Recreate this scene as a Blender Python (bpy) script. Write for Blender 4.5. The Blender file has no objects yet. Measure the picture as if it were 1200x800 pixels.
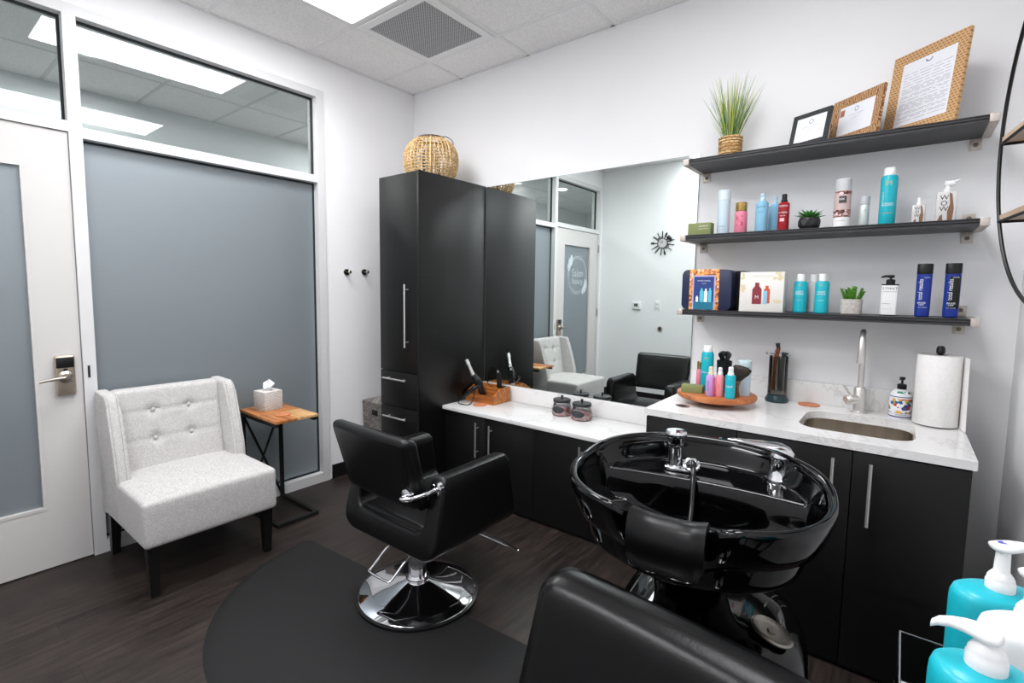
import bpy, bmesh, math, random
from mathutils import Vector, Matrix
random.seed(7)
PI = math.pi
COL = bpy.context.scene.collection
H = 2.9413      # ceiling height
W = 3.5325      # right wall
D = 3.3013      # wall behind the camera

# ------------------------------------------------------------------ materials
def lin(c):
    out = []
    for v in c:
        v = v / 255.0
        out.append(v / 12.92 if v <= 0.04045 else ((v + 0.055) / 1.055) ** 2.4)
    return (out[0], out[1], out[2], 1.0)

MATS = {}
def mat(name, rgb=(200, 200, 200), rough=0.5, metal=0.0, spec=0.5, coat=0.0, emit=None, estr=0.0, trans=0.0, ior=1.45, alpha=1.0):
    if name in MATS: return MATS[name]
    m = bpy.data.materials.new(name); m.use_nodes = True
    p = m.node_tree.nodes['Principled BSDF']
    p.inputs['Base Color'].default_value = lin(rgb)
    p.inputs['Roughness'].default_value = rough
    p.inputs['Metallic'].default_value = metal
    p.inputs['Specular IOR Level'].default_value = spec
    p.inputs['Coat Weight'].default_value = coat
    p.inputs['Coat Roughness'].default_value = 0.05
    p.inputs['Transmission Weight'].default_value = trans
    p.inputs['IOR'].default_value = ior
    p.inputs['Alpha'].default_value = alpha
    if emit:
        p.inputs['Emission Color'].default_value = lin(emit)
        p.inputs['Emission Strength'].default_value = estr
    MATS[name] = m
    return m

def nodes(m):
    nt = m.node_tree
    return nt, nt.nodes['Principled BSDF']

def mapped(nt, scale=(1, 1, 1), loc=(0, 0, 0), rot=(0, 0, 0), coord='Object'):
    tc = nt.nodes.new('ShaderNodeTexCoord'); mp = nt.nodes.new('ShaderNodeMapping')
    mp.inputs['Scale'].default_value = scale; mp.inputs['Location'].default_value = loc; mp.inputs['Rotation'].default_value = rot
    nt.links.new(tc.outputs[coord], mp.inputs['Vector'])
    return mp.outputs['Vector']

def noise(nt, vec, scale=5, detail=4, rough=0.5):
    n = nt.nodes.new('ShaderNodeTexNoise'); n.inputs['Scale'].default_value = scale
    n.inputs['Detail'].default_value = detail; n.inputs['Roughness'].default_value = rough
    nt.links.new(vec, n.inputs['Vector']); return n.outputs['Fac']

def ramp(nt, fac, stops, const=False):
    r = nt.nodes.new('ShaderNodeValToRGB')
    if const: r.color_ramp.interpolation = 'CONSTANT'
    while len(r.color_ramp.elements) < len(stops): r.color_ramp.elements.new(0.5)
    for e, (pos, c) in zip(r.color_ramp.elements, stops):
        e.position = pos; e.color = lin(c)
    nt.links.new(fac, r.inputs['Fac']); return r.outputs['Color']

def bump(nt, p, h, strength=0.2, dist=0.002):
    b = nt.nodes.new('ShaderNodeBump'); b.inputs['Strength'].default_value = strength; b.inputs['Distance'].default_value = dist
    nt.links.new(h, b.inputs['Height']); nt.links.new(b.outputs['Normal'], p.inputs['Normal'])

def noisy(name, stops, scale=8, stretch=(1, 1, 1), detail=5, rough=0.5, bmp=0.0, bscale=None, metal=0.0, spec=0.5, coat=0.0, nrough=0.5):
    if name in MATS: return MATS[name]
    m = mat(name, rough=rough, metal=metal, spec=spec, coat=coat); nt, p = nodes(m)
    v = mapped(nt, stretch); f = noise(nt, v, scale, detail, nrough)
    nt.links.new(ramp(nt, f, stops), p.inputs['Base Color'])
    if bmp:
        g = f if bscale is None else noise(nt, v, bscale, 3)
        bump(nt, p, g, bmp, 0.003)
    return m

M_wall = noisy('wall_paint', [(0.3, (236, 236, 237)), (0.7, (239, 239, 240))], 2, rough=0.75, bmp=0.05, bscale=300, spec=0.25)
M_frame = mat('painted_metal_frame', (214, 214, 214), 0.42)
M_door = mat('door_paint', (206, 203, 201), 0.45)
M_gasket = mat('black_gasket', (24, 32, 36), 0.6)
M_black = mat('black_plastic', (16, 16, 17), 0.35)
M_blackmatte = mat('black_matte', (14, 14, 15), 0.7)
M_chrome = mat('chrome', (235, 235, 238), 0.06, 1.0)
M_nickel = mat('brushed_nickel', (178, 170, 160), 0.32, 1.0)
M_steelbar = mat('satin_steel_bar', (226, 223, 219), 0.38, 0.9)
M_leather = noisy('black_leather', [(0.3, (11, 11, 12)), (0.7, (15, 15, 16))], 40, rough=0.33, bmp=0.10, bscale=220, spec=0.40)
M_gloss = mat('gloss_black_ceramic', (3, 3, 4), 0.05, 0, 0.45)
M_gelpad = mat('soft_black_rubber', (9, 9, 10), 0.36, 0, 0.35)
M_white = mat('white_plastic', (236, 236, 236), 0.35)
M_bracket = noisy('bracket_nickel', [(0.3, (186, 176, 168)), (0.7, (206, 197, 189))], 60, rough=0.45, metal=0.45)

# floor: dark plank vinyl running along y
def mat_floor():
    m = mat('dark_plank_floor', rough=0.42); nt, p = nodes(m)
    v = mapped(nt, (1, 1, 1), rot=(0, 0, PI / 2))
    br = nt.nodes.new('ShaderNodeTexBrick'); nt.links.new(v, br.inputs['Vector'])
    br.inputs['Scale'].default_value = 1.0; br.inputs['Brick Width'].default_value = 1.22; br.inputs['Row Height'].default_value = 0.18
    br.inputs['Mortar Size'].default_value = 0.0012; br.inputs['Mortar Smooth'].default_value = 0.2; br.inputs['Bias'].default_value = 0
    br.inputs['Color1'].default_value = (0.25, 0.25, 0.25, 1); br.inputs['Color2'].default_value = (0.75, 0.75, 0.75, 1); br.inputs['Mortar'].default_value = (0, 0, 0, 1)
    g = noise(nt, mapped(nt, (14, 1.1, 1)), 3.2, 8, 0.65)
    g2 = noise(nt, mapped(nt, (2.5, 0.7, 1)), 2.0, 4, 0.6)
    a = nt.nodes.new('ShaderNodeMath'); a.operation = 'MULTIPLY_ADD'; a.inputs[1].default_value = 0.22; nt.links.new(br.outputs['Color'], a.inputs[0]); nt.links.new(g, a.inputs[2])
    b = nt.nodes.new('ShaderNodeMath'); b.operation = 'MULTIPLY_ADD'; b.inputs[1].default_value = 0.45; nt.links.new(g2, b.inputs[0]); nt.links.new(a.outputs[0], b.inputs[2])
    fm = nt.nodes.new('ShaderNodeMapRange'); fm.inputs[1].default_value = 0.55; fm.inputs[2].default_value = 1.15; nt.links.new(b.outputs[0], fm.inputs[0])
    c = ramp(nt, fm.outputs[0], [(0.15, (22, 18, 16)), (0.5, (44, 36, 32)), (0.9, (66, 55, 49))])
    mx = nt.nodes.new('ShaderNodeMixRGB'); mx.blend_type = 'MIX'; nt.links.new(br.outputs['Fac'], mx.inputs['Fac']); nt.links.new(c, mx.inputs[1]); mx.inputs[2].default_value = lin((24, 20, 20))
    nt.links.new(mx.outputs[0], p.inputs['Base Color'])
    rr = nt.nodes.new('ShaderNodeMapRange'); rr.inputs[3].default_value = 0.36; rr.inputs[4].default_value = 0.56; nt.links.new(g, rr.inputs[0]); nt.links.new(rr.outputs[0], p.inputs['Roughness'])
    bump(nt, p, g, 0.12, 0.002)
    return m
M_floor = mat_floor()

def mat_tile():
    m = mat('ceiling_tile', rough=0.9, spec=0.1); nt, p = nodes(m)
    f = noise(nt, mapped(nt), 95, 3, 0.7)
    nt.links.new(ramp(nt, f, [(0.35, (232, 231, 230)), (0.6, (247, 246, 245))]), p.inputs['Base Color'])
    bump(nt, p, f, 0.2, 0.002)
    return m
M_tile = mat_tile()

def mat_perf():
    m = mat('perforated_grey_metal', rough=0.5); nt, p = nodes(m)
    v = mapped(nt, (78, 78, 1), rot=(0, 0, PI / 4))
    vo = nt.nodes.new('ShaderNodeTexVoronoi'); vo.inputs['Randomness'].default_value = 0.0; vo.inputs['Scale'].default_value = 1.0
    nt.links.new(v, vo.inputs['Vector'])
    nt.links.new(ramp(nt, vo.outputs['Distance'], [(0.28, (84, 84, 86)), (0.36, (176, 176, 178))]), p.inputs['Base Color'])
    return m
M_perf = mat_perf()

def mat_darkwood(name, a, b, rough, axis):
    m = mat(name, rough=rough, spec=0.5); nt, p = nodes(m)
    st = (1.2, 1.2, 38) if axis == 'h' else (30, 30, 1)
    f = noise(nt, mapped(nt, st), 2.2, 8, 0.62)
    nt.links.new(ramp(nt, f, [(0.35, a), (0.65, b)]), p.inputs['Base Color'])
    rr = nt.nodes.new('ShaderNodeMapRange'); rr.inputs[3].default_value = rough - 0.05; rr.inputs[4].default_value = rough + 0.1; nt.links.new(f, rr.inputs[0]); nt.links.new(rr.outputs[0], p.inputs['Roughness'])
    bump(nt, p, f, 0.12, 0.0015)
    return m
M_cab = mat_darkwood('espresso_laminate', (5, 5, 5), (11, 10, 10), 0.42, 'h')
M_cabside = mat_darkwood('espresso_side_panel', (8, 8, 8), (18, 17, 17), 0.34, 'h')
M_shelf = mat_darkwood('charcoal_shelf_board', (42, 42, 44), (58, 58, 60), 0.42, 'h')

def mat_quartz():
    m = mat('white_quartz', rough=0.16, spec=0.5); nt, p = nodes(m)
    v = mapped(nt, (1, 1, 1))
    w = nt.nodes.new('ShaderNodeTexNoise'); w.inputs['Scale'].default_value = 2.3; w.inputs['Detail'].default_value = 9; w.inputs['Roughness'].default_value = 0.62; w.inputs['Distortion'].default_value = 0.9
    nt.links.new(v, w.inputs['Vector'])
    c = ramp(nt, w.outputs['Fac'], [(0.30, (228, 227, 226)), (0.485, (230, 229, 228)), (0.50, (212, 209, 207)), (0.515, (230, 229, 228)), (0.8, (224, 223, 222))])
    nt.links.new(c, p.inputs['Base Color']); return m
M_quartz = mat_quartz()

def mat_wood(name, dark, midc, light, scale=3.0, stretch=(1, 12, 12), rough=0.4):
    if name in MATS: return MATS[name]
    m = mat(name, rough=rough); nt, p = nodes(m)
    f = noise(nt, mapped(nt, stretch), scale, 7, 0.6)
    nt.links.new(ramp(nt, f, [(0.32, dark), (0.5, midc), (0.68, light)]), p.inputs['Base Color']); bump(nt, p, f, 0.1, 0.001)
    return m
M_acacia = mat_wood('acacia_wood', (128, 74, 40), (176, 112, 62), (205, 146, 90))
M_acacia2 = mat_wood('pale_acacia_wood', (176, 128, 80), (208, 164, 112), (222, 184, 134))
M_caddy = mat_wood('golden_brown_wood', (120, 66, 30), (168, 98, 44), (202, 136, 70), 4)
M_susan = mat_wood('reddish_board_wood', (150, 84, 46), (182, 108, 62), (204, 134, 84), 3.5)
M_handwood = mat_wood('brush_handle_wood', (90, 56, 34), (124, 80, 48), (150, 100, 62), 6)
M_comb = mat_wood('brown_tortoise_plastic', (92, 44, 24), (126, 66, 36), (150, 84, 48), 10)

# fabric
def mat_fabric():
    m = mat('grey_linen', rough=0.9, spec=0.15); nt, p = nodes(m)
    f1 = noise(nt, mapped(nt, (1, 1, 5)), 150, 2, 0.6); f2 = noise(nt, mapped(nt, (5, 5, 1)), 150, 2, 0.6); f3 = noise(nt, mapped(nt), 60, 3, 0.6)
    a = nt.nodes.new('ShaderNodeMath'); a.operation = 'ADD'; nt.links.new(f1, a.inputs[0]); nt.links.new(f2, a.inputs[1])
    b = nt.nodes.new('ShaderNodeMath'); b.operation = 'MULTIPLY_ADD'; b.inputs[1].default_value = 0.3; nt.links.new(f3, b.inputs[0]); nt.links.new(a.outputs[0], b.inputs[2])
    mr = nt.nodes.new('ShaderNodeMapRange'); mr.inputs[1].default_value = 0.95; mr.inputs[2].default_value = 1.35; nt.links.new(b.outputs[0], mr.inputs[0])
    nt.links.new(ramp(nt, mr.outputs[0], [(0.0, (170, 167, 165)), (1.0, (213, 211, 209))]), p.inputs['Base Color'])
    bump(nt, p, a.outputs[0], 0.25, 0.002)
    p.inputs['Sheen Weight'].default_value = 0.15
    return m
M_fabric = mat_fabric()
M_seam = mat('linen_seam', (158, 154, 152), 0.9)

def mat_mix(name, parts):
    """build a shader from [(weight, node-type, colour, roughness)]"""
    m = bpy.data.materials.new(name); m.use_nodes = True; nt = m.node_tree; nt.nodes.clear()
    out = nt.nodes.new('ShaderNodeOutputMaterial'); acc = None; tot = 0
    for w, typ, c, r in parts:
        n = nt.nodes.new(typ); n.inputs['Color'].default_value = lin(c)
        if 'Roughness' in n.inputs: n.inputs['Roughness'].default_value = r
        if acc is None: acc = n.outputs[0]; tot = w
        else:
            mx = nt.nodes.new('ShaderNodeMixShader'); tot += w; mx.inputs[0].default_value = w / tot
            nt.links.new(acc, mx.inputs[1]); nt.links.new(n.outputs[0], mx.inputs[2]); acc = mx.outputs[0]
    nt.links.new(acc, out.inputs['Surface']); return m
M_frost = mat_mix('frosted_film_glass', [(0.52, 'ShaderNodeBsdfDiffuse', (138, 145, 149), 1), (0.26, 'ShaderNodeBsdfGlossy', (200, 208, 214), 0.42), (0.22, 'ShaderNodeBsdfTranslucent', (225, 235, 240), 1)])
M_decal = mat('white_vinyl_decal', (202, 214, 219), 0.5)

def mat_pane():
    m = bpy.data.materials.new('clear_pane_glass'); m.use_nodes = True; nt = m.node_tree; nt.nodes.clear()
    out = nt.nodes.new('ShaderNodeOutputMaterial'); t = nt.nodes.new('ShaderNodeBsdfTransparent'); t.inputs['Color'].default_value = (0.74, 0.82, 0.84, 1)
    g = nt.nodes.new('ShaderNodeBsdfGlossy'); g.inputs['Roughness'].default_value = 0.0; g.inputs['Color'].default_value = (1, 1, 1, 1)
    fr = nt.nodes.new('ShaderNodeFresnel'); fr.inputs['IOR'].default_value = 1.75
    mx = nt.nodes.new('ShaderNodeMixShader'); nt.links.new(fr.outputs[0], mx.inputs[0]); nt.links.new(t.outputs[0], mx.inputs[1]); nt.links.new(g.outputs[0], mx.inputs[2])
    nt.links.new(mx.outputs[0], out.inputs['Surface']); return m
M_pane = mat_pane()
def mat_thin(name, col, ior=1.45):
    m = bpy.data.materials.new(name); m.use_nodes = True; nt = m.node_tree; nt.nodes.clear()
    out = nt.nodes.new('ShaderNodeOutputMaterial'); t = nt.nodes.new('ShaderNodeBsdfTransparent'); t.inputs['Color'].default_value = col
    g = nt.nodes.new('ShaderNodeBsdfGlossy'); g.inputs['Roughness'].default_value = 0.03
    fr = nt.nodes.new('ShaderNodeFresnel'); fr.inputs['IOR'].default_value = ior
    mx = nt.nodes.new('ShaderNodeMixShader'); nt.links.new(fr.outputs[0], mx.inputs[0]); nt.links.new(t.outputs[0], mx.inputs[1]); nt.links.new(g.outputs[0], mx.inputs[2])
    nt.links.new(mx.outputs[0], out.inputs['Surface']); return m
M_jarglass = mat_thin('jar_glass', (0.93, 0.94, 0.94, 1))
M_smoke = mat_thin('smoked_glass', (0.80, 0.80, 0.78, 1))
M_clearplastic = mat_thin('clear_plastic', (0.90, 0.91, 0.92, 1))
M_acrylic = mat_thin('clear_acrylic', (0.90, 0.92, 0.92, 1), 1.3)
M_mirror = mat('mirror_silver', (232, 241, 238), 0.0, 1.0)
MATS['mirror_silver'].node_tree.nodes['Principled BSDF'].inputs['Base Color'].default_value = (0.82, 0.88, 0.86, 1)

def mat_emit(name, rgb, s):
    m = bpy.data.materials.new(name); m.use_nodes = True; nt = m.node_tree; nt.nodes.clear()
    out = nt.nodes.new('ShaderNodeOutputMaterial'); e = nt.nodes.new('ShaderNodeEmission'); e.inputs['Color'].default_value = lin(rgb); e.inputs['Strength'].default_value = s
    nt.links.new(e.outputs[0], out.inputs['Surface']); return m
M_panel = mat_emit('light_diffuser', (251, 251, 254), 9.5)
M_down = mat_emit('downlight_glow', (255, 250, 244), 1100.0)

def mat_weave(name, a, b, sx, sz, rough=0.6, mort=0.35):
    m = mat(name, rough=rough); nt, p = nodes(m)
    tc = nt.nodes.new('ShaderNodeTexCoord'); sp = nt.nodes.new('ShaderNodeSeparateXYZ'); nt.links.new(tc.outputs['Object'], sp.inputs[0])
    s = nt.nodes.new('ShaderNodeMath'); s.operation = 'ADD'; nt.links.new(sp.outputs[0], s.inputs[0]); nt.links.new(sp.outputs[1], s.inputs[1])
    cb = nt.nodes.new('ShaderNodeCombineXYZ'); nt.links.new(s.outputs[0], cb.inputs[0]); nt.links.new(sp.outputs[2], cb.inputs[1])
    br = nt.nodes.new('ShaderNodeTexBrick'); nt.links.new(cb.outputs[0], br.inputs['Vector']); br.inputs['Scale'].default_value = 1
    br.inputs['Brick Width'].default_value = sx; br.inputs['Row Height'].default_value = sz; br.inputs['Mortar Size'].default_value = sz * 0.13; br.inputs['Mortar Smooth'].default_value = 0.6
    br.inputs['Color1'].default_value = lin(a); br.inputs['Color2'].default_value = lin(b); br.inputs['Mortar'].default_value = lin(tuple(x * mort for x in a))
    nt.links.new(br.outputs['Color'], p.inputs['Base Color'])
    iv = nt.nodes.new('ShaderNodeMath'); iv.operation = 'SUBTRACT'; iv.inputs[0].default_value = 1; nt.links.new(br.outputs['Fac'], iv.inputs[1]); bump(nt, p, iv.outputs[0], 0.8, 0.004)
    return m
M_hamper = mat_weave('grey_woven_strips', (104, 98, 94), (150, 143, 136), 0.034, 0.016)
M_seagrass = mat_weave('woven_seagrass', (196, 152, 96), (232, 196, 142), 0.03, 0.014, 0.7, 0.6)
M_rattan = noisy('pale_rattan', [(0.35, (186, 146, 92)), (0.65, (226, 196, 146))], 60, rough=0.6)

# ------------------------------------------------------------------ geometry helpers
def finish(name, bm, m, parent=None, smooth=40, loc=None, rot=None):
    bmesh.ops.recalc_face_normals(bm, faces=bm.faces[:])
    me = bpy.data.meshes.new(name); bm.to_mesh(me); bm.free()
    mats = m if isinstance(m, (list, tuple)) else [m]
    for x in mats: me.materials.append(x)
    if smooth:
        me.polygons.foreach_set('use_smooth', [True] * len(me.polygons))
        me.set_sharp_from_angle(angle=math.radians(smooth))
    me.update()
    o = bpy.data.objects.new(name, me); COL.objects.link(o)
    if parent is not None: o.parent = parent
    if loc: o.location = loc
    if rot: o.rotation_euler = rot
    return o

def tag(o, label=None, cat=None, group=None, kind=None):
    if label: o['label'] = label
    if cat: o['category'] = cat
    if group: o['group'] = group
    if kind: o['kind'] = kind
    return o

def thing(name, label, cat, loc=(0, 0, 0), rz=0.0, group=None, rot=None):
    o = bpy.data.objects.new(name, None); COL.objects.link(o); o.empty_display_size = 0.05
    o.location = loc; o.rotation_euler = rot if rot else (0, 0, rz)
    return tag(o, label, cat, group)

def box(bm, x0, x1, y0, y1, z0, z1, bev=0.0, seg=2, mi=0):
    vs = [bm.verts.new(p) for p in ((x0, y0, z0), (x1, y0, z0), (x1, y1, z0), (x0, y1, z0), (x0, y0, z1), (x1, y0, z1), (x1, y1, z1), (x0, y1, z1))]
    fs = [bm.faces.new([vs[i] for i in f]) for f in ((0, 3, 2, 1), (4, 5, 6, 7), (0, 1, 5, 4), (1, 2, 6, 5), (2, 3, 7, 6), (3, 0, 4, 7))]
    for f in fs: f.material_index = mi
    if bev > 0:
        es = list({e for f in fs for e in f.edges})
        r = bmesh.ops.bevel(bm, geom=es, offset=bev, segments=seg, affect='EDGES', profile=0.5)
        for f in r['faces']: f.material_index = mi
    return vs

def nb(): return bmesh.new()
def bx(*a, **k):
    bm = nb(); box(bm, *a, **k); return bm

def rbox(bm, c, d, r, n=(8, 8, 8), fn=None):
    """rounded box, every face a grid; fn displaces (local centred) points"""
    hx, hy, hz = d[0] / 2, d[1] / 2, d[2] / 2
    cache = {}
    def vert(p):
        k = tuple(round(q, 6) for q in p)
        if k in cache: return cache[k]
        inn = Vector((max(-(hx - r), min(hx - r, p[0])), max(-(hy - r), min(hy - r, p[1])), max(-(hz - r), min(hz - r, p[2]))))
        dd = Vector(p) - inn
        q = inn + (dd.normalized() * r if dd.length > 1e-9 else dd)
        if fn: q = fn(q)
        v = bm.verts.new((q[0] + c[0], q[1] + c[1], q[2] + c[2])); cache[k] = v; return v
    def lins(h, m):
        # denser near the ends so that the rounding is smooth
        L = [-h, -h + r * 0.25, -h + r * 0.6]; k = max(1, m)
        L += [-(h - r) + (2 * (h - r)) * i / k for i in range(k + 1)]
        L += [h - r * 0.6, h - r * 0.25, h]; return L
    X, Y, Z = lins(hx, n[0]), lins(hy, n[1]), lins(hz, n[2])
    def quad(a, b, c_, d_):
        vs = [vert(a), vert(b), vert(c_), vert(d_)]
        if len(set(vs)) == 4:
            try: bm.faces.new(vs)
            except ValueError: pass
    for s in (-1, 1):
        for i in range(len(X) - 1):
            for j in range(len(Y) - 1):
                quad((X[i], Y[j], s * hz), (X[i + 1], Y[j], s * hz), (X[i + 1], Y[j + 1], s * hz), (X[i], Y[j + 1], s * hz))
            for j in range(len(Z) - 1):
                quad((X[i], s * hy, Z[j]), (X[i + 1], s * hy, Z[j]), (X[i + 1], s * hy, Z[j + 1]), (X[i], s * hy, Z[j + 1]))
        for i in range(len(Y) - 1):
            for j in range(len(Z) - 1):
                quad((s * hx, Y[i], Z[j]), (s * hx, Y[i + 1], Z[j]), (s * hx, Y[i + 1], Z[j + 1]), (s * hx, Y[i], Z[j + 1]))
    return bm

def rings(bm, loops, cap0=True, cap1=True, mi=0):
    vl = [[bm.verts.new(p) for p in L] for L in loops]
    n = len(vl[0])
    for a, b in zip(vl[:-1], vl[1:]):
        for i in range(n):
            f = bm.faces.new((a[i], a[(i + 1) % n], b[(i + 1) % n], b[i])); f.material_index = mi
    if cap0: bm.faces.new(vl[0][::-1]).material_index = mi
    if cap1: bm.faces.new(vl[-1]).material_index = mi
    return vl

def lathe(bm, prof, c=(0, 0, 0), seg=28, mi=0, sx=1.0, sy=1.0, cap=True):
    loops = [[(c[0] + r * sx * math.cos(2 * PI * i / seg), c[1] + r * sy * math.sin(2 * PI * i / seg), c[2] + z) for i in range(seg)] for r, z in prof]
    rings(bm, loops, cap, cap, mi); return bm

def tube(bm, pts, r, seg=10, closed=False, mi=0):
    P = [Vector(p) for p in pts]; n = len(P); rr = r if isinstance(r, (list, tuple)) else [r] * n
    loops = []; up = None
    for i in range(n):
        a = P[(i - 1) % n] if (i > 0 or closed) else P[i]; b = P[(i + 1) % n] if (i < n - 1 or closed) else P[i]
        t = (b - a).normalized()
        if up is None:
            up = Vector((0, 0, 1)) if abs(t.z) < 0.9 else Vector((1, 0, 0))
        u = (up - t * up.dot(t)).normalized(); w = t.cross(u); up = u
        loops.append([P[i] + (u * math.cos(2 * PI * k / seg) + w * math.sin(2 * PI * k / seg)) * rr[i] for k in range(seg)])
    if closed:
        vl = [[bm.verts.new(p) for p in L] for L in loops]
        for j in range(n):
            A, B_ = vl[j], vl[(j + 1) % n]
            for i in range(seg):
                f = bm.faces.new((A[i], A[(i + 1) % seg], B_[(i + 1) % seg], B_[i])); f.material_index = mi
    else: rings(bm, loops, True, True, mi)
    return bm

def smoothpath(pts, k=6):
    P = [Vector(p) for p in pts]; out = []
    for i in range(len(P) - 1):
        p0 = P[max(i - 1, 0)]; p1 = P[i]; p2 = P[i + 1]; p3 = P[min(i + 2, len(P) - 1)]
        for j in range(k):
            t = j / k
            out.append(0.5 * ((2 * p1) + (-p0 + p2) * t + (2 * p0 - 5 * p1 + 4 * p2 - p3) * t * t + (-p0 + 3 * p1 - 3 * p2 + p3) * t ** 3))
    out.append(P[-1]); return out

def prism(bm, poly, z0, z1, bev=0.0, seg=2, mi=0, plane='xy'):
    def P(a, b, c): return (a, b, c) if plane == 'xy' else ((a, c, b) if plane == 'xz' else (c, a, b))
    lo = [bm.verts.new(P(x, y, z0)) for x, y in poly]; hi = [bm.verts.new(P(x, y, z1)) for x, y in poly]
    n = len(poly); fs = [bm.faces.new(lo[::-1]), bm.faces.new(hi)]
    for i in range(n): fs.append(bm.faces.new((lo[i], lo[(i + 1) % n], hi[(i + 1) % n], hi[i])))
    for f in fs: f.material_index = mi
    if bev:
        es = list(fs[0].edges) + list(fs[1].edges)
        r = bmesh.ops.bevel(bm, geom=es, offset=bev, segments=seg, affect='EDGES', profile=0.5)
        for f in r['faces']: f.material_index = mi
    return bm

def frame4(bm, a0, a1, b0, b1, wa, wb, c0, c1, plane='xy'):
    for (p, q, r_, s_) in ((a0, a1, b0, b0 + wb), (a0, a1, b1 - wb, b1), (a0, a0 + wa, b0 + wb, b1 - wb), (a1 - wa, a1, b0 + wb, b1 - wb)):
        if plane == 'xy': box(bm, p, q, r_, s_, c0, c1)
        else: box(bm, c0, c1, p, q, r_, s_)

def superloop(a, b, n, z, seg=32, cx=0, cy=0):
    L = []
    for i in range(seg):
        t = 2 * PI * i / seg; c, s = math.cos(t), math.sin(t)
        L.append((cx + a * math.copysign(abs(c) ** (2 / n), c), cy + b * math.copysign(abs(s) ** (2 / n), s), z))
    return L

def rrect(x0, x1, y0, y1, r, k=6):
    L = []
    for cx, cy, a0 in ((x1 - r, y1 - r, 0), (x0 + r, y1 - r, 90), (x0 + r, y0 + r, 180), (x1 - r, y0 + r, 270)):
        for i in range(k + 1):
            a = math.radians(a0 + 90 * i / k); L.append((cx + r * math.cos(a), cy + r * math.sin(a)))
    return L

def text_obj(s, size, m, parent, loc=(0, 0, 0), rot=(0, 0, 0), wrap=None, name='lettering', depth=0.0004, squash=1.0, spacing=1.0, vertical=False):
    """flat lettering in local XZ facing -y (wrap = cylinder radius: bent round it)"""
    cu = bpy.data.curves.new('txt', 'FONT'); cu.body = s; cu.size = size; cu.align_x = 'CENTER'; cu.align_y = 'CENTER'; cu.space_character = spacing; cu.space_line = 0.85
    to = bpy.data.objects.new('txt', cu); COL.objects.link(to)
    dg = bpy.context.evaluated_depsgraph_get(); me = bpy.data.meshes.new_from_object(to.evaluated_get(dg))
    bpy.data.objects.remove(to); bpy.data.curves.remove(cu)
    bm = nb(); bm.from_mesh(me); bpy.data.meshes.remove(me)
    for v in bm.verts:
        x, y = v.co.x * squash, v.co.y
        if vertical: x, y = -y, x
        if wrap: a = x / wrap; v.co = Vector((wrap * math.sin(a), -wrap * math.cos(a), y))
        else: v.co = Vector((x, 0, y))
    me2 = bpy.data.meshes.new(name); bm.to_mesh(me2); bm.free(); me2.materials.append(m)
    o = bpy.data.objects.new(name, me2); COL.objects.link(o); o.parent = parent; o.location = loc; o.rotation_euler = rot
    return o

def struct(name, bm, m, parent=None, smooth=0):
    o = finish(name, bm, m, parent, smooth)
    if parent is None: o['kind'] = 'structure'
    return o

def copy_tree(o, parent=None):
    c = o.copy(); COL.objects.link(c)
    if parent is not None: c.parent = parent
    for ch in list(o.children): copy_tree(ch, c)
    return c

# ------------------------------------------------------------------ room shell
YF = -0.8211; YE = -3.2448; ZT = 2.7215       # window wall frame: near end, far end, top
HX = -2.02                                    # corridor wall
struct('floor', bx(HX - 0.1, W + 0.1, -6.5, 1.5, -0.06, 0.0), M_floor)
bm = nb(); box(bm, 0, W + 0.1, -D - 0.1, 0.1, H, H + 0.05); struct('ceiling', bm, M_tile)
struct('wall_back', bx(0, W + 0.1, 0, 0.1, 0, H), M_wall)
struct('wall_right', bx(W, W + 0.1, -D - 0.1, 0, 0, H), M_wall)
struct('wall_front', bx(0, W + 0.1, -D - 0.1, -D, 0, H), M_wall)
bm = nb(); box(bm, -0.12, 0, YF, 1.5, 0, H + 0.05); box(bm, -0.12, 0, YE, YF, ZT, H + 0.05); box(bm, -0.12, 0, -6.5, YE, 0, H + 0.05)
struct('wall_left', bm, M_wall)
# corridor seen through the transoms
M_hallwall = mat('corridor_paint', (214, 218, 220), 0.8)
struct('wall_corridor', bx(HX - 0.1, HX, -6.5, 1.5, 0, H + 0.05), M_hallwall)
bm = nb(); box(bm, HX, -0.12, 1.5, 1.6, 0, H); box(bm, HX, -0.12, -6.6, -6.5, 0, H); struct('wall_corridor_end', bm, M_hallwall)
struct('ceiling_corridor', bx(HX, -0.12, -6.5, 1.5, H, H + 0.05), M_tile)
bm = nb()
for k in range(14): box(bm, HX, -0.12, -6.2 + 0.6096 * k - 0.012, -6.2 + 0.6096 * k + 0.012, H - 0.003, H)
for xx in (-0.75, -1.36): box(bm, xx - 0.012, xx + 0.012, -6.5, 1.5, H - 0.003, H)
struct('trim_2', bm, M_frame)
for (dx, dy, lb) in ((-1.14, -1.83, 'round recessed downlight glowing in corridor ceiling outside the window'), (-1.05, -3.97, 'round recessed downlight glowing in corridor ceiling beyond the door'), (-1.10, 0.35, 'unseen fill downlight added to the corridor ceiling past the near end of the window')):  # the last one is out of view, added to brighten the corridor
    t = thing('downlight', lb, 'light', (dx, dy, H - 0.004), group='corridor downlights')
    bm = nb(); lathe(bm, [(0.062, 0), (0.085, -0.004), (0.088, 0.003)], seg=28, cap=False); finish('trim_ring', bm, M_white, t)
    bm = nb(); lathe(bm, [(0.0001, -0.001), (0.062, -0.001)], seg=28); finish('lens', bm, M_down, t)

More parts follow.
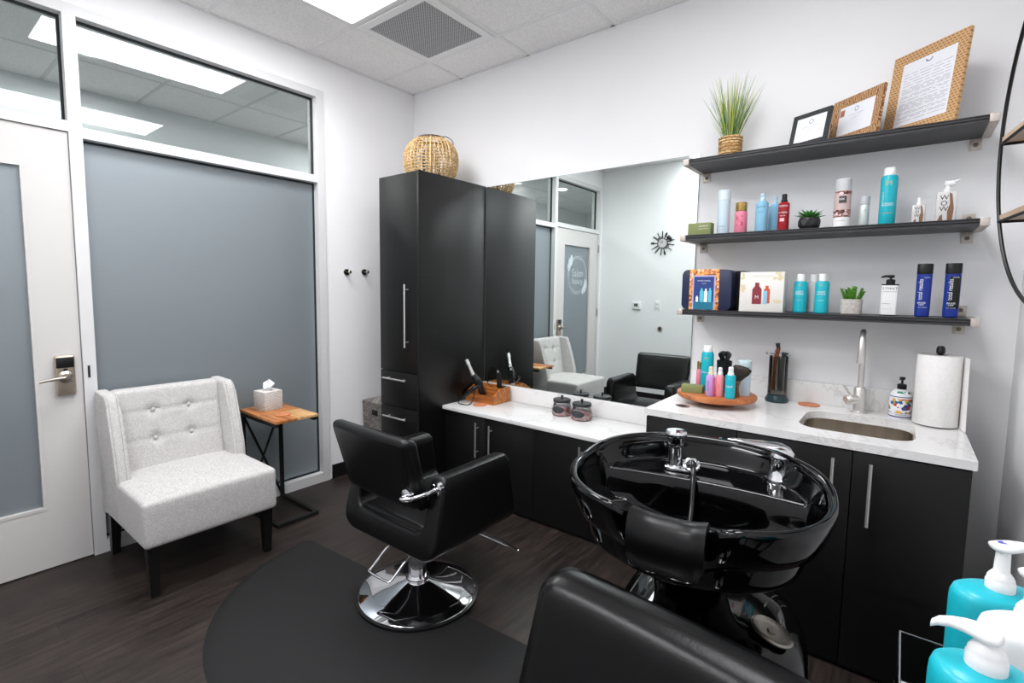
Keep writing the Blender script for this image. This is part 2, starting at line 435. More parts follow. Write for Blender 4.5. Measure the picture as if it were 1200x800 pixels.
# ceiling grid
GX = [0.5294 + 0.6096 * k for k in range(5)]; GY = [-0.3291 - 0.6096 * k for k in range(5)]
bm = nb()
for x in GX: box(bm, x - 0.012, x + 0.012, -D, 0, H - 0.004, H)
for y in GY: box(bm, 0, W, y - 0.012, y + 0.012, H - 0.0042, H)
box(bm, 0, 0.018, -D, 0, H - 0.004, H); box(bm, 0, W, -0.018, 0, H - 0.004, H); box(bm, W - 0.018, W, -D, 0, H - 0.004, H); box(bm, 0, W, -D, -D + 0.018, H - 0.004, H)
struct('trim_1', bm, mat('grid_white', (232, 232, 232), 0.5))

# baseboards
M_base = mat('black_cove_base', (18, 18, 19), 0.5)
struct('baseboard_left', bx(0, 0.008, -0.8, -0.0, 0, 0.1), M_base)
struct('baseboard_right', bx(W - 0.008, W, -D, -0.001, 0, 0.1), M_base)
struct('baseboard_front', bx(0.0, W - 0.01, -D, -D + 0.008, 0, 0.1), M_base)

# ---- window wall frame: sidelight with transom, door with transom
YM0, YM1 = -2.195, -2.142      # mullion between door and sidelight
bm = nb()
X0, X1 = -0.10, 0.012
box(bm, X0, X1, YF - 0.055, YF, 0, ZT)              # near jamb
box(bm, X0, X1, YM0, YM1, 0, ZT)                    # mullion
box(bm, X0, X1, YE, YE + 0.045, 0, ZT)              # far jamb
box(bm, X0, X1 - 0.001, YE, YF, ZT - 0.05, ZT)        # head
box(bm, X0, X1 - 0.001, YM1, YF, 2.105, 2.155)        # transom bar over the sidelight
box(bm, X0, X1 - 0.001, YE, YM0, 2.125, 2.175)        # bar over the door
box(bm, X0, X1 - 0.001, YM1, YF - 0.05, 0, 0.065)     # sill
f = struct('window_1', bm, M_frame)
box_list = [(YM1, YF - 0.055, 2.155, ZT - 0.05, 'transom_pane', M_pane), (YM1, YF - 0.055, 0.065, 2.105, 'frosted_pane', M_frost), (YE + 0.045, YM0, 2.175, ZT - 0.05, 'transom_pane', M_pane)]
for (a, b, c, d_, nm, mm) in box_list:
    bm = nb()   # black glazing gasket
    g = 0.010
    frame4(bm, a, b, c, d_, g, g, -0.056, -0.038, 'yz')
    gk = finish('gasket', bm, M_gasket, f, 0)
    if nm == 'frosted_pane': finish(nm, bx(-0.050, -0.046, a + 0.002, b - 0.002, c + 0.002, d_ - 0.002), mm, f, 0)
    else:
        bm = nb(); vs = [bm.verts.new(p) for p in ((-0.048, a, c), (-0.048, b, c), (-0.048, b, d_), (-0.048, a, d_))]; bm.faces.new(vs); finish(nm, bm, mm, f, 0)

# ---- door
dy0, dy1 = YE + 0.048, YM0 - 0.003; ly0, ly1, lz0, lz1 = -3.005, -2.362, 0.299, 1.948
bm = nb(); X0, X1 = -0.045, 0.0
box(bm, X0, X1, dy0, ly0, 0.006, 2.121); box(bm, X0, X1, ly1, dy1, 0.006, 2.121); box(bm, X0, X1, ly0, ly1, 0.006, lz0); box(bm, X0, X1, ly0, ly1, lz1, 2.121)
b_ = 0.014
frame4(bm, ly0 + 0.0005, ly1 - 0.0005, lz0 + 0.0005, lz1 - 0.0005, b_, b_, -0.018, 0.003, 'yz')
door = struct('door_1', bm, M_door)
finish('frosted_pane', bx(-0.026, -0.020, ly0 + 0.003, ly1 - 0.003, lz0 + 0.003, lz1 - 0.003), M_frost, door, 0)
# round salon emblem on the pane
bm = nb(); lc = (-0.018, -2.725, 1.578)
def ringflat(bm, r0, r1, ry, rz, a0=0, a1=360, n=64):
    pts = []
    for i in range(n + 1):
        a = math.radians(a0 + (a1 - a0) * i / n)
        pts.append(((lc[0], lc[1] + r0 * ry * math.cos(a), lc[2] + r0 * rz * math.sin(a)), (lc[0], lc[1] + r1 * ry * math.cos(a), lc[2] + r1 * rz * math.sin(a))))
    for p, q in zip(pts[:-1], pts[1:]):
        bm.faces.new([bm.verts.new(v) for v in (p[0], p[1], q[1], q[0])])
ringflat(bm, 0.226, 0.234, 1, 1); ringflat(bm, 0.205, 0.211, 1, 1)
for (a, s) in ((35, 1.0), (48, 1.15), (22, 0.8), (205, 1.0), (218, 1.15), (232, 0.9)):   # leaf sprays on the ring
    ar = math.radians(a); c0 = Vector((0, lc[1] + 0.235 * math.cos(ar), lc[2] + 0.235 * math.sin(ar)))
    vs = []
    for i in range(16):
        t = 2 * PI * i / 16; u = 0.062 * s * math.cos(t); w = 0.030 * s * math.sin(t); rr = ar + 0.9
        vs.append(bm.verts.new((lc[0] + 0.0002 * s, c0.y + u * math.cos(rr) - w * math.sin(rr), c0.z + u * math.sin(rr) + w * math.cos(rr))))
    bm.faces.new(vs)
em = finish('emblem', bm, M_decal, door, 0)
text_obj('Salon', 0.13, M_decal, door, (-0.0178, -2.725, 1.60), (0, 0, -PI / 2), name='emblem_lettering')
text_obj('Beauty', 0.10, M_decal, door, (-0.0178, -2.725, 1.50), (0, 0, -PI / 2), name='emblem_lettering')
# lock with keypad and lever
lp = bpy.data.objects.new('lock', None)
bm = nb(); rbox(bm, (0.012, -2.266, 0.952), (0.024, 0.078, 0.196), 0.010, (1, 4, 6)); lk = finish('lock_plate', bm, mat('satin_nickel_warm', (190, 176, 160), 0.33, 0.9), door)
finish('keypad', bx(0.0235, 0.026, -2.300, -2.232, 0.990, 1.040, bev=0.002), M_black, lk)
bm = nb(); lathe(bm, [(0.03, 0), (0.03, 0.004), (0.018, 0.012), (0.014, 0.045), (0.0, 0.046)], seg=20)
bmesh.ops.rotate(bm, verts=bm.verts, matrix=Matrix.Rotation(PI / 2, 3, 'Y')); bmesh.ops.translate(bm, verts=bm.verts, vec=(0.024, -2.266, 0.945)); finish('lever_rose', bm, M_nickel, lk)
bm = nb(); tube(bm, smoothpath([(0.062, -2.266, 0.945), (0.072, -2.285, 0.947), (0.074, -2.33, 0.944), (0.070, -2.372, 0.937)]), [0.009] * 6 + [0.008] * 7 + [0.006] * 6, 10); finish('lever', bm, M_nickel, lk)
bm = nb(); lathe(bm, [(0.009, 0), (0.009, 0.003), (0, 0.003)], seg=14); bmesh.ops.rotate(bm, verts=bm.verts, matrix=Matrix.Rotation(PI / 2, 3, 'Y')); bmesh.ops.translate(bm, verts=bm.verts, vec=(0.025, -2.266, 0.978)); finish('thumb_turn', bm, M_black, lk)
finish('strike_plate', bx(0.0122, 0.0135, -2.178, -2.168, 0.93, 0.99), M_gasket, f, 0)
for zz in (1.93, 1.10, 0.22):
    bm = nb(); lathe(bm, [(0.008, 0), (0.008, 0.10)], (0.018, -3.199, zz - 0.05), 10); finish('hinge', bm, M_nickel, door)

# ------------------------------------------------------------------ ceiling fittings
def ceiling_light(x0, y1, label, w=0.585, l=1.195, power=7):
    t = thing('ceiling_light', label, 'light', (x0, y1, H - 0.0045), group='recessed ceiling light panels')
    bm = nb()
    frame4(bm, 0, w, -l, 0, 0.02, 0.02, -0.005, 0.0)
    finish('frame', bm, M_white, t, 0)
    bm = nb(); vs = [bm.verts.new(p) for p in ((0.02, -0.02, -0.002), (w - 0.02, -0.02, -0.002), (w - 0.02, -l + 0.02, -0.002), (0.02, -l + 0.02, -0.002))]; bm.faces.new(vs)
    finish('diffuser', bm, M_panel, t, 0)
    ld = bpy.data.lights.new('panel_lamp', 'AREA'); ld.shape = 'RECTANGLE'; ld.size = w - 0.05; ld.size_y = l - 0.05; ld.energy = power; ld.spread = math.radians(150); ld.color = (0.985, 0.99, 1.0)
    lo = bpy.data.objects.new('panel_lamp', ld); COL.objects.link(lo); lo.parent = t; lo.location = (w / 2, -l / 2, -0.0065)
    return t
ceiling_light(GX[0] + 0.012, GY[1] - 0.012, 'long white recessed ceiling light panel next to the perforated grey vent')
ceiling_light(GX[3] + 0.012, GY[1] - 0.012, 'long white recessed ceiling light panel above the shampoo basin side of the room', power=1)
ceiling_light(GX[1] + 0.012, GY[4] - 0.012, 'unseen fill light panel added to the ceiling against the wall behind the camera', 1.195, 0.49, power=5)  # added fill panel, out of view, to even out light on shelves and back wall
t = thing('ceiling_vent', 'square white framed ceiling return vent with perforated grey face', 'vent', (GX[0], GY[0], H - 0.0045))
bm = nb(); g = 0.6096; fo = 0.063
frame4(bm, 0.014, g - 0.014, -g + 0.014, -0.014, 0.050, 0.050, -0.008, 0)
finish('frame', bm, M_white, t, 0)
finish('perforated_face', bx(0.0645, g - 0.0645, -g + 0.0645, -0.0645, -0.004, 0.0), M_perf, t, 0)

# ------------------------------------------------------------------ tall cabinet
XA, XB, HC = 0.3812, 0.7762, 2.1308
t = thing('tall_cabinet', 'tall narrow espresso cabinet with door and drawers standing against the mirror wall', 'cabinet', (XA, 0, 0))
w = XB - XA
bm = nb(); box(bm, 0, w - 0.018, -0.628, -0.001, 0.0, HC, 0); cbody = finish('body', bm, M_cab, t, 0)
finish('side_panel', bx(w - 0.018, w, -0.65, -0.001, 0.0, HC, bev=0.001), M_cabside, t)
def bar_handle(parent, p0, p1, off, r=0.006, stand=0.03, name='handle'):
    """bar from p0 to p1 (in the plane y=off), with two posts back to the face"""
    bm = nb(); a, b = Vector(p0), Vector(p1); dr = (b - a).normalized()
    tube(bm, [a, b], r, 12)
    for q in (a + dr * 0.035, b - dr * 0.035): tube(bm, [q, q + Vector((0, stand, 0))], r * 0.8, 8)
    return finish(name, bm, M_steelbar, parent)
dd = finish('door', bx(0.003, w - 0.020, -0.65, -0.630, 0.838, HC - 0.003, bev=0.0015), M_cab, t)
bar_handle(dd, (0.291, -0.682, 1.008), (0.291, -0.682, 1.42), 0, stand=0.032)
for (z0, z1, hz) in ((0.597, 0.833, 0.786), (0.355, 0.592, 0.524), (0.10, 0.350, 0.30)):
    dr = finish('drawer', bx(0.003, w - 0.020, -0.65, -0.630, z0, z1, bev=0.0015), M_cab, t)
    bar_handle(dr, (0.062, -0.682, hz), (0.292, -0.682, hz), 0, stand=0.032)

# ------------------------------------------------------------------ low styling vanity
Z1, D1, XS = 0.6035, 0.4414, 2.291
t = thing('vanity_cabinet', 'low espresso cabinet run with steel bar handles beneath the mirror', 'cabinet', (XB, 0, 0))
finish('body', bx(0.001, XS - XB - 0.002, -0.40, -0.001, 0.0, Z1 - 0.0255), M_cab, t, 0)
seams = [0.003, 0.366, 0.746, 1.126, 1.512]
for i in range(4):
    d_ = finish('door', bx(seams[i] + 0.0015, seams[i + 1] - 0.0015, -0.42, -0.401, 0.02, Z1 - 0.029, bev=0.0012), M_cab, t)
    hx = seams[i + 1] - 0.058 if i % 2 == 0 else seams[i] + 0.055
    bar_handle(d_, (hx, -0.450, 0.308), (hx, -0.450, 0.535), 0, stand=0.03, r=0.0055)
tag(finish('countertop', bx(XB + 0.001, XS + 0.0, -D1, -0.001, Z1 - 0.025, Z1, bev=0.002), M_quartz), 'long white veined quartz countertop of the low styling vanity', 'countertop')
tag(finish('backsplash', bx(XB + 0.001, XS + 0.0, -0.021, -0.001, Z1 + 0.0002, 0.7095, bev=0.0015), M_quartz), 'low white quartz backsplash strip directly beneath the wall mirror', 'backsplash')
# mirror
t = thing('wall_mirror', 'large frameless wall mirror above the low styling vanity', 'mirror', (XB + 0.004, -0.0005, 0.7105))
mw, mh = 2.2798 - XB - 0.004, 2.1254 - 0.7105
finish('backing', bx(0, mw, -0.005, 0, 0, mh), mat('mirror_edge', (120, 132, 130), 0.3, 0.2), t, 0)
bm = nb(); vs = [bm.verts.new(p) for p in ((0.0015, -0.0055, 0.0015), (mw - 0.0015, -0.0055, 0.0015), (mw - 0.0015, -0.0055, mh - 0.0015), (0.0015, -0.0055, mh - 0.0015))]; bm.faces.new(vs)
finish('glass', bm, M_mirror, t, 0)

# ------------------------------------------------------------------ sink cabinet
Z2, D2, XR = 0.8643, 0.6554, 3.3942
t = thing('sink_cabinet', 'taller espresso base cabinet under the sink beside the right wall', 'cabinet', (XS, 0, 0))
bm = nb()   # open box so that the basin hangs inside it
Lc = XR - 0.009 - XS - 0.006
box(bm, 0.006, 0.024, -0.632, -0.001, 0.0, Z2 - 0.031); box(bm, 0.006 + Lc - 0.018, 0.006 + Lc, -0.632, -0.001, 0.0, Z2 - 0.031)
box(bm, 0.024, 0.006 + Lc - 0.018, -0.019, -0.001, 0.0, Z2 - 0.031); box(bm, 0.024, 0.006 + Lc - 0.018, -0.632, -0.019, 0.0, 0.1); box(bm, 0.024, 0.006 + Lc - 0.018, -0.632, -0.60, Z2 - 0.09, Z2 - 0.031)
finish('body', bm, M_cab, t, 0)
seams = [0.008, 0.392, 0.779, 1.092]
for i in range(3):
    d_ = finish('door', bx(seams[i] + 0.0015, seams[i + 1] - 0.0015, -0.652, -0.633, 0.02, Z2 - 0.036, bev=0.0012), M_cab, t)
    hx = (0.338, 0.723, 0.834)[i]
    bar_handle(d_, (hx, -0.684, 0.575), (hx, -0.684, 0.80), 0, stand=0.032, r=0.0055)
# countertop with sink cut-out
SX0, SX1, SY0, SY1 = 2.872, 3.243, -0.535, -0.178
bm = nb()
outer = [(XS, -D2), (XR, -D2), (XR, -0.001), (XS, -0.001)]
inner = rrect(SX0, SX1, SY0, SY1, 0.085, 8)
def ring_fill(bm, outer, inner, z):
    vo = [bm.verts.new((x, y, z)) for x, y in outer]; vi = [bm.verts.new((x, y, z)) for x, y in inner]
    es = [bm.edges.new((a[i], a[(i + 1) % len(a)])) for a in (vo, vi) for i in range(len(a))]
    bmesh.ops.triangle_fill(bm, use_beauty=True, edges=es); return vo, vi
to, ti = ring_fill(bm, outer, inner, Z2); bo, bi = ring_fill(bm, outer, inner, Z2 - 0.03)
for A, B_ in ((to, bo), (ti, bi)):
    for i in range(len(A)): bm.faces.new((A[i], A[(i + 1) % len(A)], B_[(i + 1) % len(A)], B_[i]))
tag(finish('countertop', bm, M_quartz, None, 0), 'white veined quartz countertop holding the undermount steel sink', 'countertop')
tag(finish('backsplash', bx(XS, XR, -0.021, -0.001, Z2 + 0.0002, 0.967, bev=0.0015), M_quartz), 'white quartz backsplash strip behind the faucet and turntable', 'backsplash')
# basin
t = thing('sink', 'small rectangular stainless steel undermount sink in the white counter', 'sink', ((SX0 + SX1) / 2, (SY0 + SY1) / 2, Z2 - 0.0305))
bm = nb(); hw, hd = (SX1 - SX0) / 2, (SY1 - SY0) / 2
loops = []
for (g, z, r) in ((0.018, 0.0, 0.095), (-0.004, 0.0, 0.08), (-0.006, -0.12, 0.075), (-0.016, -0.138, 0.07), (-0.04, -0.147, 0.05), (-0.12, -0.150, 0.04)):
    loops.append([(x, y, z) for x, y in rrect(-hw - g, hw + g, -hd - g, hd + g, r, 8)])
rings(bm, loops, False, True)
M_basin = noisy('brushed_basin_steel', [(0.3, (170, 160, 146)), (0.7, (196, 188, 176))], 30, stretch=(1, 1, 0.05), rough=0.3, metal=1.0)
finish('basin', bm, M_basin, t)
bm = nb(); lathe(bm, [(0.04, 0.0012), (0.037, 0.003), (0.028, 0.001), (0.0, 0.0005)], (0, 0, -0.1495), 24); finish('drain', bm, M_steelbar, t)

# faucet
fx, fy = 3.051, -0.098
t = thing('faucet', 'brushed steel gooseneck faucet with side lever behind the sink', 'faucet', (fx, fy, Z2 + 0.0003))
bm = nb(); lathe(bm, [(0.030, 0), (0.030, 0.006), (0.0235, 0.009), (0.0235, 0.105), (0.020, 0.112), (0.0135, 0.114)], seg=26); finish('body', bm, M_steelbar, t)
pts = [(0, 0, 0.11), (0, 0, 0.20), (0, 0, 0.29)]
for k in range(1, 13):
    a = PI * k / 12; pts.append((0, -0.065 + 0.065 * math.cos(a), 0.29 + 0.075 * math.sin(a)))
pts += [(0, -0.13, 0.265)]
bm = nb(); tube(bm, pts, 0.0115, 14); tube(bm, [(0, -0.13, 0.27), (0, -0.13, 0.235)], 0.0145, 14); finish('spout', bm, M_steelbar, t)
bm = nb(); lathe(bm, [(0.0, -0.004), (0.021, -0.004), (0.0215, 0.0), (0.0215, 0.04), (0.019, 0.043), (0, 0.043)], seg=22)
bmesh.ops.rotate(bm, verts=bm.verts, matrix=Matrix.Rotation(math.radians(-100), 3, 'Y') @ Matrix.Rotation(0.0, 3, 'X')); bmesh.ops.rotate(bm, verts=bm.verts, matrix=Matrix.Rotation(math.radians(35), 3, 'Z'))
bmesh.ops.translate(bm, verts=bm.verts, vec=(-0.012, -0.012, 0.062)); finish('lever_hub', bm, M_steelbar, t)
bm = nb(); tube(bm, [(-0.028, -0.03, 0.075), (-0.06, -0.038, 0.125)], 0.0042, 8); finish('lever', bm, M_steelbar, t)

# ------------------------------------------------------------------ wall shelves
SXL, SXR, DS = 2.3051, 3.3761, 0.2509
S1, S2, S3 = 2.0444, 1.6744, 1.3021
M_bolt = mat('bracket_bolt', (120, 112, 104), 0.4, 0.8)
for (s, lb, up) in ((S1, 'top charcoal wall shelf carrying the picture frames and grass plant', False), (S2, 'middle charcoal wall shelf crowded with hair product bottles', True), (S3, 'lowest charcoal wall shelf holding gift boxes and blue bottles', True)):
    t = thing('wall_shelf', lb, 'shelf', (0, -0.0005, s), group='charcoal shelves on nickel brackets')
    bm = nb(); th = 0.026
    prof = [(-DS, -th), (-DS, -0.019), (-DS + 0.004, -0.017), (-DS + 0.004, -0.015), (-DS, -0.013), (-DS, -0.008), (-DS + 0.003, -0.006), (-DS + 0.003, -0.005), (-DS, -0.003), (-DS, 0), (0, 0), (0, -th)]
    prism(bm, prof, SXL, SXR, plane='yz'); finish('board', bm, M_shelf, t, 0)
    for sd in (-1, 1):
        xe = SXL if sd < 0 else SXR
        x0, x1 = (xe - 0.027, xe) if sd < 0 else (xe, xe + 0.027)
        bm = nb(); box(bm, x0, x1, -DS - 0.004, 0, -0.028, 0.0018, bev=0.0015)
        tx0, tx1 = (xe - 0.004, xe + 0.034) if sd < 0 else (xe - 0.034, xe + 0.004)
        box(bm, tx0, tx1, -0.006, 0, -0.072, -0.0265, bev=0.002)
        if up: box(bm, tx0, tx1, -0.006, 0, 0.0005, 0.046, bev=0.002)
        br = finish('bracket', bm, M_bracket, t)
        for zz in ([-0.052] + ([0.028] if up else [])):
            bm = nb(); lathe(bm, [(0.0085, 0), (0.0085, 0.003), (0.004, 0.0035), (0.0035, 0.001), (0, 0.001)], seg=14)
            bmesh.ops.rotate(bm, verts=bm.verts, matrix=Matrix.Rotation(PI / 2, 3, 'X')); bmesh.ops.translate(bm, verts=bm.verts, vec=((tx0 + tx1) / 2, -0.006, zz)); finish('screw', bm, M_bolt, br)

# ------------------------------------------------------------------ bottles and goods
def bottle(name, label, cat, loc, prof, m_body, cap=None, m_cap=None, seg=28, rz=0.0, group=None, sx=1, sy=1, cap_name='cap'):
    t = thing(name, label, cat, (loc[0], loc[1], loc[2] + 0.0004), rz, group)
    bm = nb(); lathe(bm, prof, seg=seg, sx=sx, sy=sy); finish('body', bm, m_body, t, 35)
    if cap: bm = nb(); lathe(bm, cap, seg=seg, sx=sx, sy=sy); finish(cap_name, bm, m_cap, t, 35)
    return t
def band(parent, r, z0, z1, m, name='label_band', a0=0, a1=2 * PI, n=32, sx=1, sy=1):
    bm = nb(); full = abs(a1 - a0 - 2 * PI) < 1e-6
    N = n if full else n + 1
    A = [[bm.verts.new((r * sx * math.cos(a0 + (a1 - a0) * i / n), r * sy * math.sin(a0 + (a1 - a0) * i / n), z)) for i in range(N)] for z in (z0, z1)]
    for i in range(n): bm.faces.new((A[0][i], A[0][(i + 1) % N], A[1][(i + 1) % N], A[1][i]))
    return finish(name, bm, m, parent, 60)
def pump(bm, z, r=0.004, h=0.03, head=0.009, spout=0.035, ang=PI, collar=0.012, ch=0.014):
    lathe(bm, [(collar, z), (collar, z + ch), (collar * 0.55, z + ch + 0.003), (r, z + ch + 0.004), (r, z + ch + h)], seg=18)
    lathe(bm, [(head * 0.8, z + ch + h - 0.002), (head, z + ch + h + 0.001), (head, z + ch + h + 0.007), (head * 0.8, z + ch + h + 0.010), (0, z + ch + h + 0.010)], seg=18)
    e = Vector((math.cos(ang), math.sin(ang), 0)); p = Vector((0, 0, z + ch + h + 0.005))
    tube(bm, [p, p + e * spout * 0.6, p + e * spout + Vector((0, 0, -0.004))], [head * 0.5, head * 0.42, head * 0.3], 10)
def sprayer(bm, z, r=0.010, h=0.028):
    lathe(bm, [(r, z), (r, z + 0.010), (r * 0.8, z + 0.012), (r * 0.78, z + h), (r * 0.5, z + h + 0.003), (0, z + h + 0.003)], seg=18)
    tube(bm, [(0, 0, z + h * 0.82), (0, -r * 1.1, z + h * 0.82)], 0.003, 8)

C_teal = mat('teal_bottle', (25, 176, 192), 0.32)
C_lblue = mat('pale_blue_bottle', (142, 196, 224), 0.35)
C_ice = mat('icy_blue_white_can', (198, 216, 228), 0.35)
C_pink = mat('rose_pink_bottle', (224, 128, 150), 0.35)
C_gold = mat('gold_cap', (196, 160, 98), 0.25, 0.9)
C_red = mat('crimson_bottle', (160, 24, 36), 0.3)
C_navy = mat('royal_blue_bottle', (18, 48, 140), 0.3)
C_olive = mat('olive_soap_box', (126, 134, 84), 0.6)
C_white = mat('white_cap', (238, 238, 238), 0.4)
C_txt_w = mat('white_print', (235, 240, 240), 0.5)
C_txt_k = mat('black_print', (18, 18, 18), 0.5)
C_txt_g = mat('gold_print', (196, 176, 96), 0.5)
YB = -0.155
def shelfz(s): return s
face = 0.0
def toward(x, y): return math.atan2(3.178 - x, -(-2.826 - y))     # turn the front (-y) toward the room side

# --- middle shelf
t = thing('soap_box', 'olive green boxed soap bar at the left end of the middle shelf', 'box', (2.353, -0.17, S2 + 0.0004), 0.0)
finish('carton', bx(-0.055, 0.055, -0.03, 0.03, 0, 0.062, bev=0.0015), C_olive, t); text_obj('MOMENTS', 0.009, C_txt_w, t, (0.02, -0.0304, 0.045)); text_obj('SOLID SHAMPOO', 0.006, C_txt_w, t, (0.02, -0.0304, 0.032))

t = bottle('hairspray_can', 'tall icy white spray can on the middle shelf beside the pink bottle', 'bottle', (2.455, YB, S2), [(0.027, 0), (0.028, 0.003), (0.028, 0.165), (0.0275, 0.168)], C_ice, [(0.0275, 0.168), (0.0285, 0.169), (0.0285, 0.214), (0.026, 0.217), (0, 0.217)], mat('icy_cap', (214, 226, 234), 0.4))
text_obj('AVEDA', 0.010, mat('grey_blue_print', (120, 150, 172), 0.5), t, (0, 0, 0.04), wrap=0.0284)
text_obj('hair spray', 0.007, MATS['grey_blue_print'], t, (0, 0, 0.025), wrap=0.0284)
t = bottle('pink_bottle', 'pink bottle with swirl and gold cap on the middle shelf', 'bottle', (2.535, YB, S2), [(0.026, 0), (0.028, 0.003), (0.028, 0.098), (0.025, 0.107)], C_pink, [(0.025, 0.107), (0.0255, 0.108), (0.0255, 0.148), (0.024, 0.150), (0, 0.150)], C_gold)
text_obj('S', 0.085, mat('rose_print', (196, 78, 108), 0.4), t, (0, 0, 0.058), wrap=0.0284)
t = bottle('spray_bottle', 'pale blue spray bottle with clear cap, front one of the pair', 'bottle', (2.628, YB - 0.01, S2), [(0.025, 0), (0.027, 0.003), (0.027, 0.135), (0.020, 0.143), (0.012, 0.146)], C_lblue, None, None)
bm = nb(); sprayer(bm, 0.146, 0.012, 0.034); finish('spray_cap', bm, mat('pale_blue_cap', (186, 216, 232), 0.35), t)
text_obj('AQUAGE', 0.010, mat('deep_blue_print', (32, 96, 150), 0.5), t, (0, 0, 0.118), wrap=0.0274); text_obj('detangler', 0.006, MATS['deep_blue_print'], t, (0, 0, 0.095), wrap=0.0274)
t = bottle('spray_bottle', 'pale blue spray bottle standing behind its twin on the middle shelf', 'bottle', (2.668, -0.085, S2), [(0.025, 0), (0.027, 0.003), (0.027, 0.130), (0.020, 0.138), (0.012, 0.141)], C_lblue, None, None)
bm = nb(); sprayer(bm, 0.141, 0.012, 0.034); finish('spray_cap', bm, MATS['pale_blue_cap'], t)
t = bottle('red_bottle', 'red spray bottle with black top on the middle shelf', 'bottle', (2.718, YB, S2), [(0.0225, 0), (0.0235, 0.003), (0.0235, 0.126), (0.018, 0.133), (0.0125, 0.134)], C_red, None, None)
bm = nb(); sprayer(bm, 0.134, 0.0135, 0.035); finish('spray_cap', bm, M_black, t)
text_obj('REDKEN', 0.0105, C_txt_w, t, (0, 0, 0.115), wrap=0.0239); text_obj('EXTREME', 0.009, C_txt_w, t, (0, 0, 0.085), wrap=0.0239); text_obj('play safe', 0.007, C_txt_w, t, (0, 0, 0.072), wrap=0.0239)
band(t, 0.0238, 0.045, 0.060, mat('faded_white_print', (226, 190, 190), 0.5), a0=-PI / 2 - 0.5, a1=-PI / 2 + 0.3, n=8)

# faceted black pot with succulent
def rosette(parent, z, n, L, w, m, spread=1.0, base_r=0.006):
    bm = nb()
    for i in range(n):
        a = 2.399963 * i; k = i / n; tilt = 0.15 + 1.05 * (1 - k) * spread; l = L * (0.65 + 0.35 * (1 - k)) * random.uniform(0.85, 1.1)
        d_ = Vector((math.cos(a) * math.sin(tilt), math.sin(a) * math.sin(tilt), math.cos(tilt))); s_ = Vector((-math.sin(a), math.cos(a), 0)); nn = d_.cross(s_)
        b0 = Vector((math.cos(a) * base_r, math.sin(a) * base_r, z)); secs = ((0, 0.6), (0.35, 1.0), (0.7, 0.75), (1.0, 0.05))
        loops = []
        for (u, q) in secs:
            c = b0 + d_ * l * u + nn * (-0.12 * l * u * u); ww = w * q / 2; tt = w * 0.22 * q
            loops.append([c + s_ * ww, c + nn * tt, c - s_ * ww, c - nn * tt])
        rings(bm, loops)
    return finish('leaves', bm, m, parent, 50)
M_leaf = noisy('succulent_green', [(0.3, (38, 110, 48)), (0.7, (92, 162, 72))], 30, rough=0.45)
M_leaf2 = noisy('bright_succulent_green', [(0.3, (62, 128, 36)), (0.7, (128, 186, 74))], 40, rough=0.45)
t = thing('potted_succulent', 'spiky green succulent in faceted black pot on the middle shelf', 'plant', (2.822, YB, S2 + 0.0004))
bm = nb(); n = 8; lv = [(0.030, 0.0, 0), (0.044, 0.018, 0.5), (0.044, 0.040, 0), (0.040, 0.055, 0.5), (0.034, 0.055, 0.5), (0.034, 0.048, 0.5)]
V = [[bm.verts.new((r * math.cos(2 * PI * (i + o) / n), r * math.sin(2 * PI * (i + o) / n), z)) for i in range(n)] for r, z, o in lv]
for j in range(len(V) - 1):
    for i in range(n):
        a, b, c, d_ = V[j][i], V[j][(i + 1) % n], V[j + 1][(i + 1) % n], V[j + 1][i]
        if lv[j][2] == lv[j + 1][2]: bm.faces.new((a, b, c, d_))
        elif lv[j][2] < lv[j + 1][2]: bm.faces.new((a, b, d_)); bm.faces.new((b, c, d_))
        else: bm.faces.new((a, b, c)); bm.faces.new((a, c, d_))
bm.faces.new(V[0][::-1]); bm.faces.new(V[-1]); finish('pot', bm, mat('matte_black_pot', (34, 34, 36), 0.5), t, 0)
rosette(t, 0.050, 34, 0.064, 0.014, M_leaf, 1.05)

def mat_floral(name, cols, scale, base):
    m = mat(name, rough=0.4); nt, p = nodes(m)
    vo = nt.nodes.new('ShaderNodeTexVoronoi'); vo.inputs['Scale'].default_value = scale; nt.links.new(mapped(nt), vo.inputs['Vector'])
    sp = nt.nodes.new('ShaderNodeSeparateColor'); nt.links.new(vo.outputs['Color'], sp.inputs[0])
    k = len(cols); c = ramp(nt, sp.outputs[0], [(i / k, cc) for i, cc in enumerate(cols)], const=True)
    nt.links.new(c, p.inputs['Base Color']); return m
M_marb = mat_floral('brown_rose_print', [(120, 74, 68), (206, 180, 176), (86, 50, 46), (226, 208, 204), (160, 112, 104)], 90, None)
t = bottle('dry_shampoo_can', 'white and dusty pink patterned can with frosted cap, middle shelf', 'bottle', (2.942, YB, S2), [(0.030, 0), (0.031, 0.003), (0.031, 0.158), (0.028, 0.162)], mat('dusty_pink_can', (206, 184, 180), 0.35), [(0.0285, 0.160), (0.029, 0.161), (0.029, 0.208), (0.026, 0.211), (0, 0.211)], mat('frosted_cap', (208, 210, 212), 0.35))
band(t, 0.0313, 0.0, 0.046, C_white); band(t, 0.0314, 0.046, 0.078, M_marb); band(t, 0.0314, 0.142, 0.156, M_marb)
band(t, 0.0316, 0.105, 0.135, mat('charcoal_print', (72, 66, 62), 0.5), a0=-PI / 2 - 0.35, a1=-PI / 2 + 0.55, n=8); text_obj('IGK', 0.012, C_txt_w, t, (0, 0, 0.122), wrap=0.0319); text_obj('DRY SHAMPOO', 0.005, C_txt_k, t, (0, 0, 0.03), wrap=0.0317)
